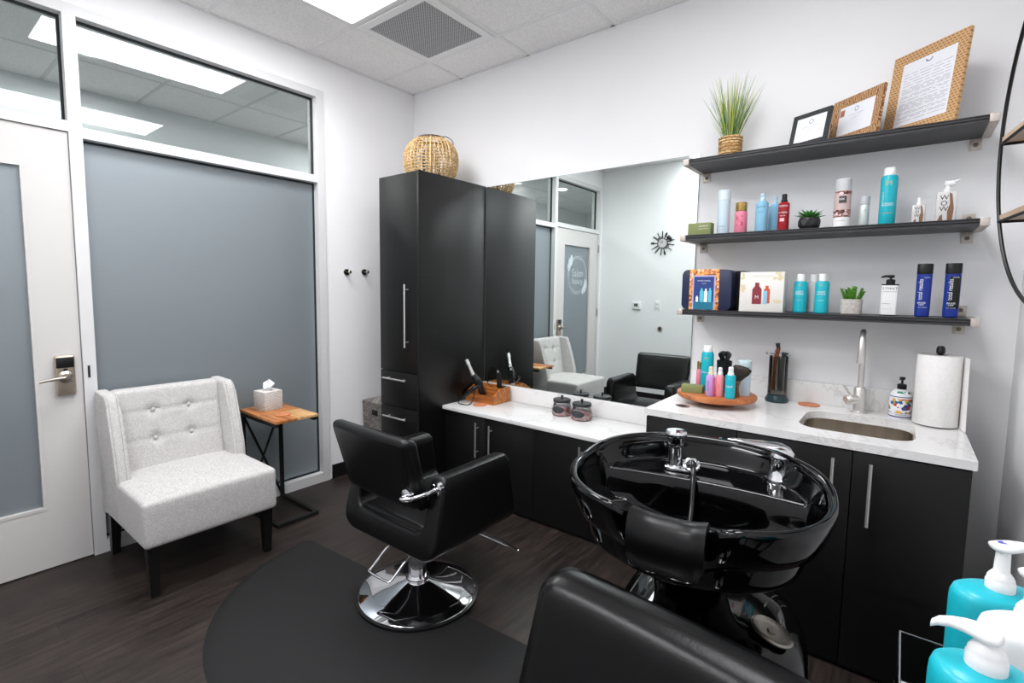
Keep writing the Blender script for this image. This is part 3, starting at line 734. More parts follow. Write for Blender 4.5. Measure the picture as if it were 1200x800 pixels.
t = bottle('travel_spray', 'small silvery spray can with clear cap beside the patterned can', 'bottle', (3.021, YB, S2), [(0.017, 0), (0.018, 0.002), (0.018, 0.090), (0.015, 0.096)], mat('silver_white_can', (196, 204, 202), 0.28, 0.3), [(0.0165, 0.094), (0.018, 0.095), (0.018, 0.126), (0.016, 0.129), (0, 0.129)], mat('clear_grey_cap', (176, 178, 182), 0.25))
text_obj('style', 0.008, mat('grey_print', (140, 150, 150), 0.5), t, (0, 0, 0.07), wrap=0.0184)
t = bottle('hairspray_can', 'tall teal hairspray can with white cap at the middle shelf', 'bottle', (3.099, YB, S2), [(0.027, 0), (0.029, 0.004), (0.029, 0.192), (0.026, 0.202), (0.020, 0.206)], C_teal, [(0.0205, 0.204), (0.0205, 0.232), (0.0185, 0.236), (0, 0.236)], C_white)
text_obj('M', 0.030, C_txt_g, t, (0, 0, 0.170), wrap=0.0294); text_obj('LUMINOUS\nHAIRSPRAY', 0.0085, C_txt_w, t, (0, 0, 0.085), wrap=0.0294); text_obj('STRONG', 0.009, C_txt_g, t, (0.0, 0, 0.05), wrap=0.0294); text_obj('moroccanoil', 0.011, C_txt_w, t, (-0.0, 0, 0.11), rot=(0, 0, -0.62), wrap=0.0294, vertical=True)

def wow(x, label, w, h, neck, pumped):
    t = thing('clear_bottle', label, 'bottle', (x, YB, S2 + 0.0004))
    bm = nb(); prism(bm, rrect(-w / 2, w / 2, -0.018, 0.018, 0.006, 4), 0, h, bev=0.002); finish('body', bm, mat('pearl_bottle', (214, 212, 210), 0.15), t, 40)
    M_br = mat('bronze_liquid_print', (128, 94, 70), 0.4)
    bm = nb()
    poly = [(w * 0.08, 0.004), (w * 0.32, 0.008), (w * 0.36, h * 0.45), (w * 0.24, h * 0.92), (w * 0.10, h * 0.97), (w * 0.16, h * 0.6), (w * 0.05, h * 0.35)]
    vs = [bm.verts.new((a, -0.0184, b)) for a, b in poly]; bm.faces.new(vs)
    vs = [bm.verts.new((a, -0.0184, b)) for a, b in [(-w * 0.4, 0.004), (-w * 0.12, 0.004), (-w * 0.18, h * 0.28), (-w * 0.28, h * 0.22)]]; bm.faces.new(vs); finish('bronze_print', bm, M_br, t, 0)
    text_obj('W\nO\nW', h * 0.22, C_txt_k, t, (-w * 0.12, -0.0187, h * 0.62))
    bm = nb()
    if pumped:
        lathe(bm, [(0.012, h), (0.012, h + 0.014), (0.007, h + 0.016), (0.006, h + 0.026)], seg=16); rbox(bm, (0.006, 0, h + 0.034), (0.034, 0.016, 0.020), 0.006, (1, 1, 1)); tube(bm, [(0.016, 0, h + 0.036), (0.036, 0, h + 0.045)], [0.006, 0.004], 8)
    else: lathe(bm, [(0.009, h), (0.009, h + 0.008), (0.0065, h + 0.010), (0.006, h + 0.030), (0, h + 0.031)], seg=16)
    finish('pump_top' if pumped else 'cap', bm, C_white, t)
wow(3.200, 'small clear bottle with brown and black print and white nozzle', 0.042, 0.075, 0, False)
wow(3.282, 'larger clear pump bottle with brown and black print, right end of middle shelf', 0.062, 0.118, 0, True)

# --- lowest shelf
t = thing('gift_tin', 'navy gift tin with orange mosaic sleeve showing three bottles', 'box', (2.405, -0.165, S3 + 0.0004))
bm = nb(); prism(bm, rrect(-0.118, 0.118, 0.0, 0.200, 0.024, 5), -0.052, 0.045, bev=0.004, plane='xz'); finish('tin', bm, mat('navy_tin', (34, 42, 72), 0.35), t)
M_mosaic = mat_floral('orange_mosaic', [(214, 132, 52), (240, 180, 96), (150, 70, 52), (232, 206, 178), (196, 110, 84), (236, 158, 70)], 95, None)
finish('sleeve', bx(-0.080, 0.062, -0.0555, 0.047, 0.0005, 0.2025, bev=0.001), M_mosaic, t)
bm = nb(); box(bm, -0.064, 0.046, -0.0565, -0.0556, 0.002, 0.172); finish('lilac_border', bm, mat('lilac_border', (186, 176, 206), 0.5), t, 0)
bm = nb(); box(bm, -0.057, 0.039, -0.0572, -0.0566, 0.002, 0.165); finish('picture_panel', bm, mat('blue_panel_print', (38, 62, 128), 0.5), t, 0)
bm = nb(); box(bm, -0.057, 0.039, -0.0578, -0.0573, 0.002, 0.040); finish('teal_strip', bm, mat('teal_strip', (20, 112, 140), 0.5), t, 0)
def flat_bottle(bm, x, z, w, h, y, neck=True):
    pl = [(-w / 2, 0), (w / 2, 0), (w / 2, h * 0.78), (w * 0.25, h * 0.86), (w * 0.25, h), (-w * 0.25, h), (-w * 0.25, h * 0.86), (-w / 2, h * 0.78)]
    bm.faces.new([bm.verts.new((x + a, y, z + b)) for a, b in pl])
bm = nb(); flat_bottle(bm, -0.018, 0.040, 0.018, 0.068, -0.0581); flat_bottle(bm, 0.022, 0.040, 0.015, 0.07, -0.0581); finish('printed_bottles', bm, mat('cyan_print', (92, 196, 216), 0.5), t, 0)
bm = nb(); flat_bottle(bm, 0.002, 0.040, 0.017, 0.066, -0.0582); flat_bottle(bm, -0.040, 0.040, 0.012, 0.030, -0.0581); finish('printed_bottles', bm, C_txt_w, t, 0)
text_obj('MOROCCANOIL', 0.0085, C_txt_w, t, (-0.009, -0.0583, 0.145)); text_obj('star gifts', 0.006, C_txt_w, t, (-0.009, -0.0583, 0.132))
tag(finish('tin_box', (lambda b: prism(b, rrect(2.48, 2.575, S3 + 0.0006, S3 + 0.196, 0.02, 5), -0.105, -0.020, bev=0.004, plane='xz'))(nb()), M_blackmatte), 'black rounded tin box tucked behind the navy tin and white box', 'box')

t = thing('gift_box', 'white gift box printed with red bottles on the lowest shelf', 'box', (2.655, -0.170, S3 + 0.0004))
finish('carton', bx(-0.093, 0.093, -0.048, 0.03, 0, 0.186, bev=0.001), mat('white_gift_carton', (232, 228, 222), 0.5), t)
bm = nb(); bm.faces.new([bm.verts.new((x, -0.0486, z)) for x, z in ((-0.038, 0.036), (0.002, 0.036), (0.002, 0.105), (-0.009, 0.120), (-0.009, 0.136), (-0.027, 0.136), (-0.027, 0.120), (-0.038, 0.105))]); finish('printed_red_bottle', bm, mat('burgundy_print', (136, 46, 56), 0.4), t, 0)
bm = nb(); flat_bottle(bm, 0.024, 0.040, 0.026, 0.082, -0.0486); finish('printed_orange_bottle', bm, mat('orange_print', (206, 88, 56), 0.4), t, 0)
bm = nb(); bm.faces.new([bm.verts.new((x, -0.049, z)) for x, z in ((0.009, 0.036), (0.026, 0.036), (0.026, 0.098), (0.009, 0.098))]); finish('printed_blue_bottle', bm, C_lblue, t, 0)
text_obj('M', 0.022, C_txt_w, t, (-0.018, -0.0489, 0.068)); text_obj('MOROCCANOIL', 0.013, mat('pale_print', (206, 208, 196), 0.6), t, (0.0, -0.0488, 0.166))
bm = nb()
for i in range(26):
    a = random.uniform(0, 2 * PI); x, z = random.choice([(-0.08, random.uniform(0.09, 0.18)), (random.uniform(0.05, 0.09), random.uniform(0.15, 0.18)), (0.066, 0.05)]); s_ = random.uniform(0.004, 0.010)
    x += random.uniform(-0.008, 0.008); bm.faces.new([bm.verts.new((x + s_ * math.cos(a + k * PI / 3) * (1.4 if k % 3 == 0 else 0.7), -0.0485 - 0.00002 * i, z + s_ * math.sin(a + k * PI / 3))) for k in range(6)])
finish('printed_foliage', bm, mat('tan_foliage_print', (222, 208, 172), 0.6), t, 0)

for (x, y, lb, mm) in ((2.805, YB, 'teal shampoo bottle with white cap next to the white gift box', C_teal), (2.889, YB, 'teal shampoo bottle with white cap next to the small grey potted plant', C_teal), (2.848, -0.085, 'white capped pale bottle standing behind the two teal bottles', mat('pale_grey_bottle', (206, 210, 210), 0.4))):
    t = bottle('shampoo_bottle', lb, 'bottle', (x, y, S3), [(0.024, 0), (0.0275, 0.004), (0.0275, 0.134), (0.0245, 0.142), (0.014, 0.145)], mm, [(0.0155, 0.144), (0.0155, 0.174), (0.0145, 0.176), (0, 0.176)], C_white)
    if mm is C_teal:
        text_obj('M', 0.014, C_txt_g, t, (0, 0, 0.125), wrap=0.0279); text_obj('BODY\nREPAIR' if x < 2.85 else 'MOIST\nREPAIR', 0.0115, C_txt_w, t, (0, 0, 0.09), wrap=0.0279); text_obj('conditioner' if x > 2.85 else 'shampoo', 0.006, C_txt_w, t, (0, 0, 0.058), wrap=0.0279)
        bm = nb(); bm.free()
t = thing('potted_succulent', 'small bright green succulent in pale stone pot on the lowest shelf', 'plant', (3.000, YB, S3 + 0.0004))
bm = nb(); rings(bm, [superloop(a, a, n_, z, 28) for a, n_, z in ((0.034, 3, 0), (0.038, 3, 0.004), (0.040, 3, 0.066), (0.035, 3, 0.066), (0.034, 3, 0.056))]); finish('pot', bm, noisy('pale_stone_pot', [(0.3, (178, 172, 166)), (0.7, (206, 200, 194))], 90, rough=0.8, bmp=0.4), t)
for k in range(12):
    a = 2 * PI * k / 6 + (0.5 if k > 6 else 0); rr = (0.012 if k < 6 else 0.023) if k else 0
    bm = nb(); cx_, cy_ = rr * math.cos(a), rr * math.sin(a); hh = random.uniform(0.040, 0.066)
    for i in range(26):
        u = i / 26; b = 2.4 * i; z = 0.056 + hh * u; l = 0.014 * (1 - 0.45 * u); c0 = Vector((cx_ * (1 + u * 0.9), cy_ * (1 + u * 0.9), z)); d_ = Vector((math.cos(b), math.sin(b), 0.65)).normalized(); s_ = Vector((-math.sin(b), math.cos(b), 0))
        rings(bm, [[c0 + s_ * 0.0045, c0 + Vector((0, 0, 0.003)), c0 - s_ * 0.0045, c0 - Vector((0, 0, 0.003))], [c0 + d_ * l * 0.6 + s_ * 0.004, c0 + d_ * l * 0.6 + Vector((0, 0, 0.002)), c0 + d_ * l * 0.6 - s_ * 0.004, c0 + d_ * l * 0.6 - Vector((0, 0, 0.002))], [c0 + d_ * l + s_ * 0.0005, c0 + d_ * l + Vector((0, 0, 0.0005)), c0 + d_ * l - s_ * 0.0005, c0 + d_ * l - Vector((0, 0, 0.0005))]])
    finish('stem', bm, M_leaf2, t, 60)
t = thing('pump_bottle', 'white rectangular pump bottle with black top on the lowest shelf', 'bottle', (3.129, YB, S3 + 0.0004))
bm = nb(); prism(bm, rrect(-0.0285, 0.0285, -0.024, 0.024, 0.010, 5), 0.004, 0.126, bev=0.001); finish('body', bm, C_white, t)
bm = nb(); prism(bm, rrect(-0.029, 0.029, -0.0245, 0.0245, 0.010, 5), 0, 0.0045); finish('base_band', bm, M_black, t); bm = nb(); prism(bm, rrect(-0.029, 0.029, -0.0245, 0.0245, 0.010, 5), 0.126, 0.131); pump(bm, 0.131, h=0.010, collar=0.0155, ch=0.018, head=0.012, spout=0.032); finish('pump', bm, M_black, t)
text_obj('STMNT', 0.0150, C_txt_k, t, (0, -0.0244, 0.112), spacing=1.05); text_obj('GROOMING GOODS', 0.005, C_txt_k, t, (0, -0.0244, 0.100)); text_obj('SHAMPOO', 0.006, mat('soft_grey_print', (110, 110, 110), 0.5), t, (-0.010, -0.0244, 0.05)); text_obj('300 ml / 10.1 fl oz', 0.004, MATS['soft_grey_print'], t, (-0.006, -0.0244, 0.028))
for (x, lb, dark) in ((3.236, 'royal blue bottle with black cap and white vertical lettering', False), (3.322, 'royal blue bottle with black label panel near the shelf end', True)):
    t = thing('shampoo_bottle', lb, 'bottle', (x, YB, S3 + 0.0004))
    bm = nb(); rings(bm, [superloop(a, b, 2.6, z, 32) for a, b, z in ((0.020, 0.015, 0), (0.0235, 0.019, 0.004), (0.0245, 0.020, 0.03), (0.0245, 0.020, 0.171))]); finish('body', bm, C_navy, t)
    bm = nb(); rings(bm, [superloop(a, b, 2.6, z, 32) for a, b, z in ((0.0248, 0.0203, 0.172), (0.0252, 0.0206, 0.174), (0.0252, 0.0206, 0.210), (0.024, 0.0195, 0.213))]); finish('cap', bm, M_black, t)
    if dark: finish('label_panel', bx(-0.010, 0.0215, -0.0206, -0.0150, 0.036, 0.162, bev=0.0006), M_blackmatte, t)
    yy = -0.0208
    text_obj('total results', 0.021, C_txt_w, t, (-0.006 if dark else -0.010, yy, 0.110), vertical=True, squash=0.82)
    text_obj('BRASS\nOFF', 0.0095, C_txt_w, t, (-0.001 if dark else -0.004, yy, 0.052)); text_obj('matrix', 0.007, C_txt_w, t, (0.008, yy, 0.158)); text_obj('color obsessed', 0.0045, C_txt_w, t, (0.0, yy, 0.038))

# --- top shelf: grass plant and frames
t = thing('potted_grass', 'ornamental grass in woven seagrass pot on the top shelf', 'plant', (2.472, -0.165, S1 + 0.0004))
bm = nb(); lathe(bm, [(0.043, 0), (0.046, 0.003), (0.0475, 0.03), (0.0485, 0.06), (0.050, 0.094), (0.044, 0.096), (0.043, 0.082), (0, 0.080)], seg=36)
finish('pot', bm, M_seagrass, t)
bm = nb()
for k in range(8):
    z = 0.006 + k * 0.0118; tube(bm, [((0.0465 + 0.0004 * k) * math.cos(a), (0.0465 + 0.0004 * k) * math.sin(a), z + 0.0015 * math.sin(a * 7 + k)) for a in [2 * PI * i / 40 for i in range(40)]], 0.0062, 6, closed=True)
finish('woven_coils', bm, M_seagrass, t)
gm = [mat('grass_yellow_green', (178, 186, 84), 0.6), mat('grass_green', (96, 142, 62), 0.6), mat('grass_blue_green', (42, 110, 84), 0.6), mat('grass_pale', (214, 210, 168), 0.6)]
bm = nb()
for i in range(230):
    a = random.uniform(0, 2 * PI); rr = random.uniform(0, 0.030); tilt = min(0.50, abs(random.gauss(0, 0.26))) if i % 3 else random.uniform(0.2, 0.50)
    L = random.uniform(0.19, 0.31) if i % 4 else random.uniform(0.10, 0.2); mi = random.choice([0, 0, 1, 1, 2, 3, 0, 3])
    if L < 0.2: mi = random.choice([0, 1, 2, 2])
    b0 = Vector((rr * math.cos(a), rr * math.sin(a), 0.080)); d_ = Vector((math.cos(a) * math.sin(tilt), math.sin(a) * math.sin(tilt) * 0.75, math.cos(tilt)))
    w0 = random.uniform(0.0008, 0.0015); s_ = Vector((math.cos(a * 3.1), math.sin(a * 3.1), 0)); o_ = d_.cross(s_).normalized(); bend = Vector((math.cos(a), math.sin(a) * 0.7, 0)) * random.uniform(0.0, 0.02)
    loops = [[b0 + d_ * L * u + bend * u * u + v for v in (s_ * w0 * q, o_ * w0 * q, -s_ * w0 * q, -o_ * w0 * q)] for u, q in ((0, 1), (0.4, 1), (0.75, 0.7), (1, 0.15))]
    rings(bm, loops, mi=mi)
finish('grass_blades', bm, gm, t, 0)['kind'] = 'stuff'

def mat_canes():
    m = mat('woven_cane_frame', rough=0.55); nt, p = nodes(m)
    br = nt.nodes.new('ShaderNodeTexBrick'); nt.links.new(mapped(nt, rot=(PI / 2, 0, 0)), br.inputs['Vector']); br.inputs['Scale'].default_value = 1; br.inputs['Brick Width'].default_value = 0.014; br.inputs['Row Height'].default_value = 0.011; br.inputs['Mortar Size'].default_value = 0.0036; br.inputs['Mortar Smooth'].default_value = 0.3
    br.inputs['Color1'].default_value = lin((122, 92, 66)); br.inputs['Color2'].default_value = lin((142, 108, 78)); br.inputs['Mortar'].default_value = lin((206, 162, 112)); nt.links.new(br.outputs['Color'], p.inputs['Base Color']); return m
def mat_swirl():
    m = mat('carved_swirl_wood', rough=0.5); nt, p = nodes(m)
    wv = nt.nodes.new('ShaderNodeTexWave'); wv.inputs['Scale'].default_value = 42; wv.inputs['Distortion'].default_value = 9; wv.inputs['Detail'].default_value = 1; wv.inputs['Detail Scale'].default_value = 1.4; nt.links.new(mapped(nt), wv.inputs['Vector'])
    nt.links.new(ramp(nt, wv.outputs['Fac'], [(0.3, (122, 78, 46)), (0.7, (206, 162, 112))]), p.inputs['Base Color']); bump(nt, p, wv.outputs['Fac'], 0.5, 0.002); return m
def mat_ridged():
    m = mat('ridged_black_frame', rough=0.4); nt, p = nodes(m)
    wv = nt.nodes.new('ShaderNodeTexWave'); wv.inputs['Scale'].default_value = 60; wv.inputs['Distortion'].default_value = 1; wv.bands_direction = 'DIAGONAL'; nt.links.new(mapped(nt), wv.inputs['Vector'])
    nt.links.new(ramp(nt, wv.outputs['Fac'], [(0.2, (18, 20, 22)), (0.8, (58, 62, 66))]), p.inputs['Base Color']); bump(nt, p, wv.outputs['Fac'], 0.6, 0.002); return m
def pic_frame(label, br, w, h, yaw, lean, fw, m, lines):
    # origin: bottom right corner on the shelf; local -x runs to the bottom left corner
    t = thing('picture_frame', label, 'picture frame', (br[0], br[1], S1 + 0.0035), rot=(-lean, 0, -yaw), group=None)
    th = 0.014; bm = nb()
    o = [(-w, 0), (0, 0), (0, h), (-w, h)]; i_ = [(-w + fw, fw), (-fw, fw), (-fw, h - fw), (-w + fw, h - fw)]
    for y in (0, th):
        vo = [bm.verts.new((a, y, b)) for a, b in o]; vi = [bm.verts.new((a, y + (0.004 if y == 0 else 0), b)) for a, b in i_]
        for k in range(4): bm.faces.new((vo[k], vo[(k + 1) % 4], vi[(k + 1) % 4], vi[k]))
        if y == 0: f0, i0 = vo, vi
        else:
            for A, B_ in ((f0, vo), (i0, vi)):
                for k in range(4): bm.faces.new((A[k], A[(k + 1) % 4], B_[(k + 1) % 4], B_[k]))
    finish('moulding', bm, m, t, 0)
    pg = finish('certificate', bx(-w + fw - 0.004, -fw + 0.004, 0.006, 0.010, fw - 0.004, h - fw + 0.004), mat('certificate_paper', (232, 233, 238), 0.3), t, 0)
    lines(pg, w, h, fw)
    bm = nb(); prism(bm, [(-w * 0.62, h * 0.62), (-w * 0.38, h * 0.62), (-w * 0.34, 0.03), (-w * 0.66, 0.03)], 0.0145, 0.018, plane='xz'); st = finish('easel_back', bm, M_blackmatte, t, 0)
    return t
M_ink = mat('certificate_ink', (178, 179, 186), 0.6)
def lines_small(pg, w, h, fw):
    bm = nb(); cx = -w / 2
    for i in range(24):
        a0, a1 = 2 * PI * i / 24, 2 * PI * (i + 1) / 24; c = (cx, h - fw - 0.024)
        bm.faces.new([bm.verts.new((c[0] + r * math.cos(a), 0.0055, c[1] + r * math.sin(a))) for r, a in ((0.008, a0), (0.010, a0), (0.010, a1), (0.008, a1))])
    finish('printed_seal', bm, mat('seal_ink', (70, 84, 110), 0.5), pg, 0)
    text_obj('Certificate of Completion', 0.0075, M_ink, pg, (cx, 0.0055, h - fw - 0.045)); text_obj('has completed the course', 0.005, M_ink, pg, (cx, 0.0055, h - fw - 0.06))
    text_obj('signed', 0.004, M_ink, pg, (cx - 0.02, 0.0055, fw + 0.012))
def lines_small2(pg, w, h, fw):
    lines_small(pg, w, h, fw); finish('printed_photo', bx(-w + fw + 0.004, -w + fw + 0.026, 0.0052, 0.0058, h - fw - 0.04, h - fw - 0.012), mat('photo_print', (160, 110, 92), 0.5), pg, 0)
def lines_big(pg, w, h, fw):
    bm = nb(); random.seed(3); z = h - fw - 0.05
    while z > fw + 0.012:
        x = -w + fw + 0.012
        while x < -fw - 0.012:
            l = random.uniform(0.012, 0.05); x1 = min(x + l, -fw - 0.010)
            bm.faces.new([bm.verts.new(p) for p in ((x, 0.0055, z), (x1, 0.0055, z), (x1, 0.0055, z + 0.0022), (x, 0.0055, z + 0.0022))]); x = x1 + random.uniform(0.003, 0.012)
        z -= random.choice([0.006, 0.0065, 0.012])
    finish('printed_lines', bm, M_ink, pg, 0)
    bm = nb(); cx = -w / 2
    for i in range(14):
        a0, a1 = PI + PI * i / 14, PI + PI * (i + 1) / 14; c = (cx, h - fw - 0.012)
        bm.faces.new([bm.verts.new((c[0] + r * math.cos(a), 0.0055, c[1] + r * math.sin(a))) for r, a in ((0.010, a0), (0.014, a0), (0.014, a1), (0.010, a1))])
    finish('printed_seal', bm, mat('blue_seal_ink', (70, 96, 150), 0.5), pg, 0)
pic_frame('small black ridged picture frame, leftmost on the top shelf', (2.871, -0.235), 0.173, 0.148, math.radians(28), math.radians(12), 0.018, mat_ridged(), lines_small)
pic_frame('swirl carved brown picture frame between the black frame and largest frame', (3.044, -0.235), 0.245, 0.197, math.radians(41), math.radians(8), 0.036, mat_swirl(), lines_small2)
pic_frame('largest tan woven cane picture frame at the right end of top shelf', (3.280, -0.244), 0.292, 0.342, math.radians(40), math.radians(7), 0.040, mat_canes(), lines_big)

# --- lidded items on the sink counter
def on_board(): return 0.925
t = thing('lazy_susan', 'round reddish wooden turntable on short pedestal on the sink counter', 'turntable', (2.510, -0.335, Z2 + 0.0003), 0.3)
bm = nb(); lathe(bm, [(0.075, 0), (0.078, 0.003), (0.078, 0.024), (0.07, 0.0265)], seg=40); finish('pedestal', bm, mat_wood('dark_pedestal_wood', (92, 52, 28), (120, 70, 40), (140, 86, 52)), t)
bm = nb(); lathe(bm, [(0.164, 0.0268), (0.172, 0.031), (0.176, 0.040), (0.174, 0.050), (0.166, 0.0545), (0, 0.0545)], seg=48); finish('board', bm, M_susan, t)
BZ = Z2 + 0.0003 + 0.0545
t = thing('soap_box', 'olive green boxed soap bar lying on the wooden turntable', 'box', (2.425, -0.415, BZ + 0.0003), 0.15)
finish('carton', bx(-0.047, 0.047, -0.030, 0.030, 0, 0.034, bev=0.0015), C_olive, t)
t = bottle('pink_tube', 'slim pink tube with gold cap at the left on the turntable', 'bottle', (2.420, -0.300, BZ), [(0.015, 0), (0.0165, 0.003), (0.0165, 0.092), (0.014, 0.096)], C_pink, [(0.0135, 0.095), (0.0135, 0.132), (0.012, 0.134), (0, 0.134)], C_gold)
t = bottle('hairspray_can', 'tall teal spray can with white cap on the wooden turntable', 'bottle', (2.462, -0.330, BZ), [(0.026, 0), (0.028, 0.004), (0.028, 0.175), (0.024, 0.186), (0.018, 0.189)], C_teal, [(0.0195, 0.187), (0.0195, 0.215), (0.0175, 0.218), (0, 0.218)], C_white)
text_obj('M', 0.022, C_txt_g, t, (0, 0, 0.155), wrap=0.0284); text_obj('HAIRSPRAY', 0.009, C_txt_w, t, (0, 0, 0.09), wrap=0.0284)
t = bottle('mist_bottle', 'small lilac and pink mist bottle at the front of the turntable', 'bottle', (2.513, -0.448, BZ), [(0.018, 0), (0.0195, 0.003), (0.0195, 0.088), (0.015, 0.096), (0.010, 0.098)], mat('lilac_bottle', (190, 150, 206), 0.25))
bm = nb(); sprayer(bm, 0.098, 0.0115, 0.034); finish('spray_cap', bm, mat('cream_cap', (232, 224, 196), 0.4), t)
band(t, 0.0197, 0.006, 0.086, mat('hot_pink_label', (226, 112, 166), 0.4), a0=-0.9, a1=0.5, n=12); text_obj('color fanatic', 0.010, mat('violet_print', (92, 62, 140), 0.5), t, (-0.004, 0, 0.048), wrap=0.0199, vertical=True)
t = bottle('mist_bottle', 'small salmon pink mist bottle between lilac and teal bottles', 'bottle', (2.550, -0.435, BZ), [(0.0165, 0), (0.018, 0.003), (0.018, 0.090), (0.014, 0.098), (0.010, 0.100)], mat('salmon_bottle', (236, 142, 150), 0.3))
bm = nb(); sprayer(bm, 0.100, 0.011, 0.030); finish('spray_cap', bm, C_white, t)
text_obj('KEVIN', 0.008, mat('rose_red_print', (206, 72, 96), 0.5), t, (0, 0, 0.05), wrap=0.0184, vertical=True)
t = bottle('mist_bottle', 'small teal mist bottle with white spray top at turntable front', 'bottle', (2.598, -0.447, BZ), [(0.0205, 0), (0.0215, 0.003), (0.0215, 0.100), (0.0205, 0.104), (0.013, 0.105)], C_teal)
bm = nb(); sprayer(bm, 0.105, 0.0135, 0.034); finish('spray_cap', bm, C_white, t)
text_obj('M', 0.010, C_txt_g, t, (0, 0, 0.09), wrap=0.0219); text_obj('ALL IN ONE\nLEAVE-IN', 0.0065, C_txt_w, t, (0, 0, 0.055), wrap=0.0219)
t = thing('clip_cup', 'black cup full of black sectioning clips behind the bottles', 'cup', (2.535, -0.315, BZ + 0.0003))
bm = nb(); lathe(bm, [(0.026, 0), (0.028, 0.002), (0.034, 0.150), (0.031, 0.150), (0.027, 0.02), (0, 0.02)], seg=28); finish('cup', bm, M_black, t)
bm = nb()
for k in range(6):
    a = k * 1.05; tube(bm, smoothpath([(0.010 * math.cos(a), 0.010 * math.sin(a), 0.06), (0.014 * math.cos(a), 0.014 * math.sin(a), 0.15), (0.024 * math.cos(a + 0.5), 0.018 * math.sin(a + 0.5), 0.180), (0.010 * math.cos(a + 1.4), 0.012 * math.sin(a + 1.4), 0.190)]), 0.0065, 7)
finish('hair_clips', bm, M_black, t)['kind'] = 'stuff'
t = bottle('hairspray_can', 'pale icy blue capped can at the right rear of turntable', 'bottle', (2.628, -0.330, BZ), [(0.026, 0), (0.0275, 0.004), (0.0275, 0.125), (0.0265, 0.128)], C_ice, [(0.0275, 0.129), (0.0285, 0.131), (0.0285, 0.160), (0.027, 0.163), (0, 0.163)], mat('pale_aqua_cap', (196, 218, 222), 0.4))
# neck duster brush standing on its handle
t = thing('neck_duster', 'black bristle neck duster brush with brown wooden handle', 'brush', (2.612, -0.395, BZ + 0.0003), 0.0)
bm = nb(); lathe(bm, [(0.014, 0), (0.016, 0.004), (0.011, 0.03), (0.010, 0.05), (0.015, 0.065), (0.016, 0.075), (0, 0.076)], seg=20); finish('handle', bm, M_handwood, t)
bm = nb(); rings(bm, [superloop(a, b, 2.2, z, 28, cx=cx_) for a, b, z, cx_ in ((0.014, 0.012, 0.070, 0), (0.022, 0.014, 0.085, 0.006), (0.034, 0.015, 0.105, 0.016), (0.040, 0.014, 0.125, 0.020), (0.032, 0.011, 0.138, 0.012), (0.012, 0.005, 0.146, 0.0))]); finish('bristles', bm, noisy('dark_bristle', [(0.35, (14, 12, 10)), (0.7, (52, 38, 22))], 60, stretch=(4, 4, 0.4), rough=0.6, bmp=0.6), t)

# barbicide style comb jar
t = thing('comb_jar', 'tall glass disinfectant jar with combs on dark teal base', 'jar', (2.724, -0.090, Z2 + 0.0003))
bm = nb(); lathe(bm, [(0.048, 0), (0.051, 0.004), (0.051, 0.014), (0.044, 0.026), (0.0415, 0.034)], seg=32); finish('base', bm, mat('dark_teal_base', (32, 58, 64), 0.3), t)
bm = nb(); lathe(bm, [(0.0405, 0.034), (0.0415, 0.040), (0.0415, 0.222), (0.0395, 0.222), (0.0395, 0.042)], seg=32, cap=False); finish('glass', bm, M_smoke, t)
bm = nb(); lathe(bm, [(0.0385, 0.040), (0.0385, 0.055), (0, 0.055)], seg=28, cap=False); finish('liquid_band', bm, mat('white_sediment_band', (206, 210, 206), 0.4), t)
bm = nb()
def comb(bm, x, y, rz, z0, h, w=0.028, n=26, mi=0, wide=True):
    R_ = Matrix.Rotation(rz, 3, 'Z')
    def bxl(a0, a1, c0, c1, d0, d1):
        vs = box(bm, a0, a1, c0, c1, d0, d1, mi=mi)
        for v in vs: v.co = R_ @ v.co + Vector((x, y, 0))
    bxl(-w / 2, -w / 2 + 0.008, -0.0018, 0.0018, z0, z0 + h)
    for i in range(n):
        zz = z0 + 0.004 + (h * 0.62) * i / n; bxl(-w / 2 + 0.007, w / 2, -0.0012, 0.0012, zz, zz + 0.0022)
comb(bm, 0.012, -0.006, 0.5, 0.056, 0.165, mi=1); comb(bm, 0.018, 0.010, -0.3, 0.056, 0.15, mi=1)
tube(bm, [(-0.018, -0.008, 0.058), (-0.012, -0.004, 0.20), (-0.004, -0.002, 0.262)], [0.0095, 0.008, 0.010], 8, mi=0)
tube(bm, [(-0.022, 0.010, 0.058), (-0.020, 0.008, 0.19), (-0.010, 0.004, 0.25)], [0.006, 0.006, 0.009], 8, mi=0)
tube(bm, [(-0.004, -0.002, 0.255), (-0.008, -0.004, 0.285)], [0.008, 0.010], 8, mi=1)
tube(bm, [(0.004, 0.012, 0.058), (0.020, 0.008, 0.20), (0.024, 0.006, 0.240)], [0.009, 0.011, 0.015], 10, mi=1)
finish('combs', bm, [M_comb, mat('dark_grey_comb', (44, 50, 52), 0.4)], t)
bm = nb(); tube(bm, [(-0.050, -0.004, 0.232), (-0.015, -0.002, 0.236)], 0.004, 8); tube(bm, [(-0.050, -0.004, 0.232), (-0.056, 0.006, 0.233)], 0.006, 8); tube(bm, [(0.0, 0, 0.236), (0.048, -0.004, 0.228)], 0.002, 6); finish('metal_clips', bm, M_chrome, t)

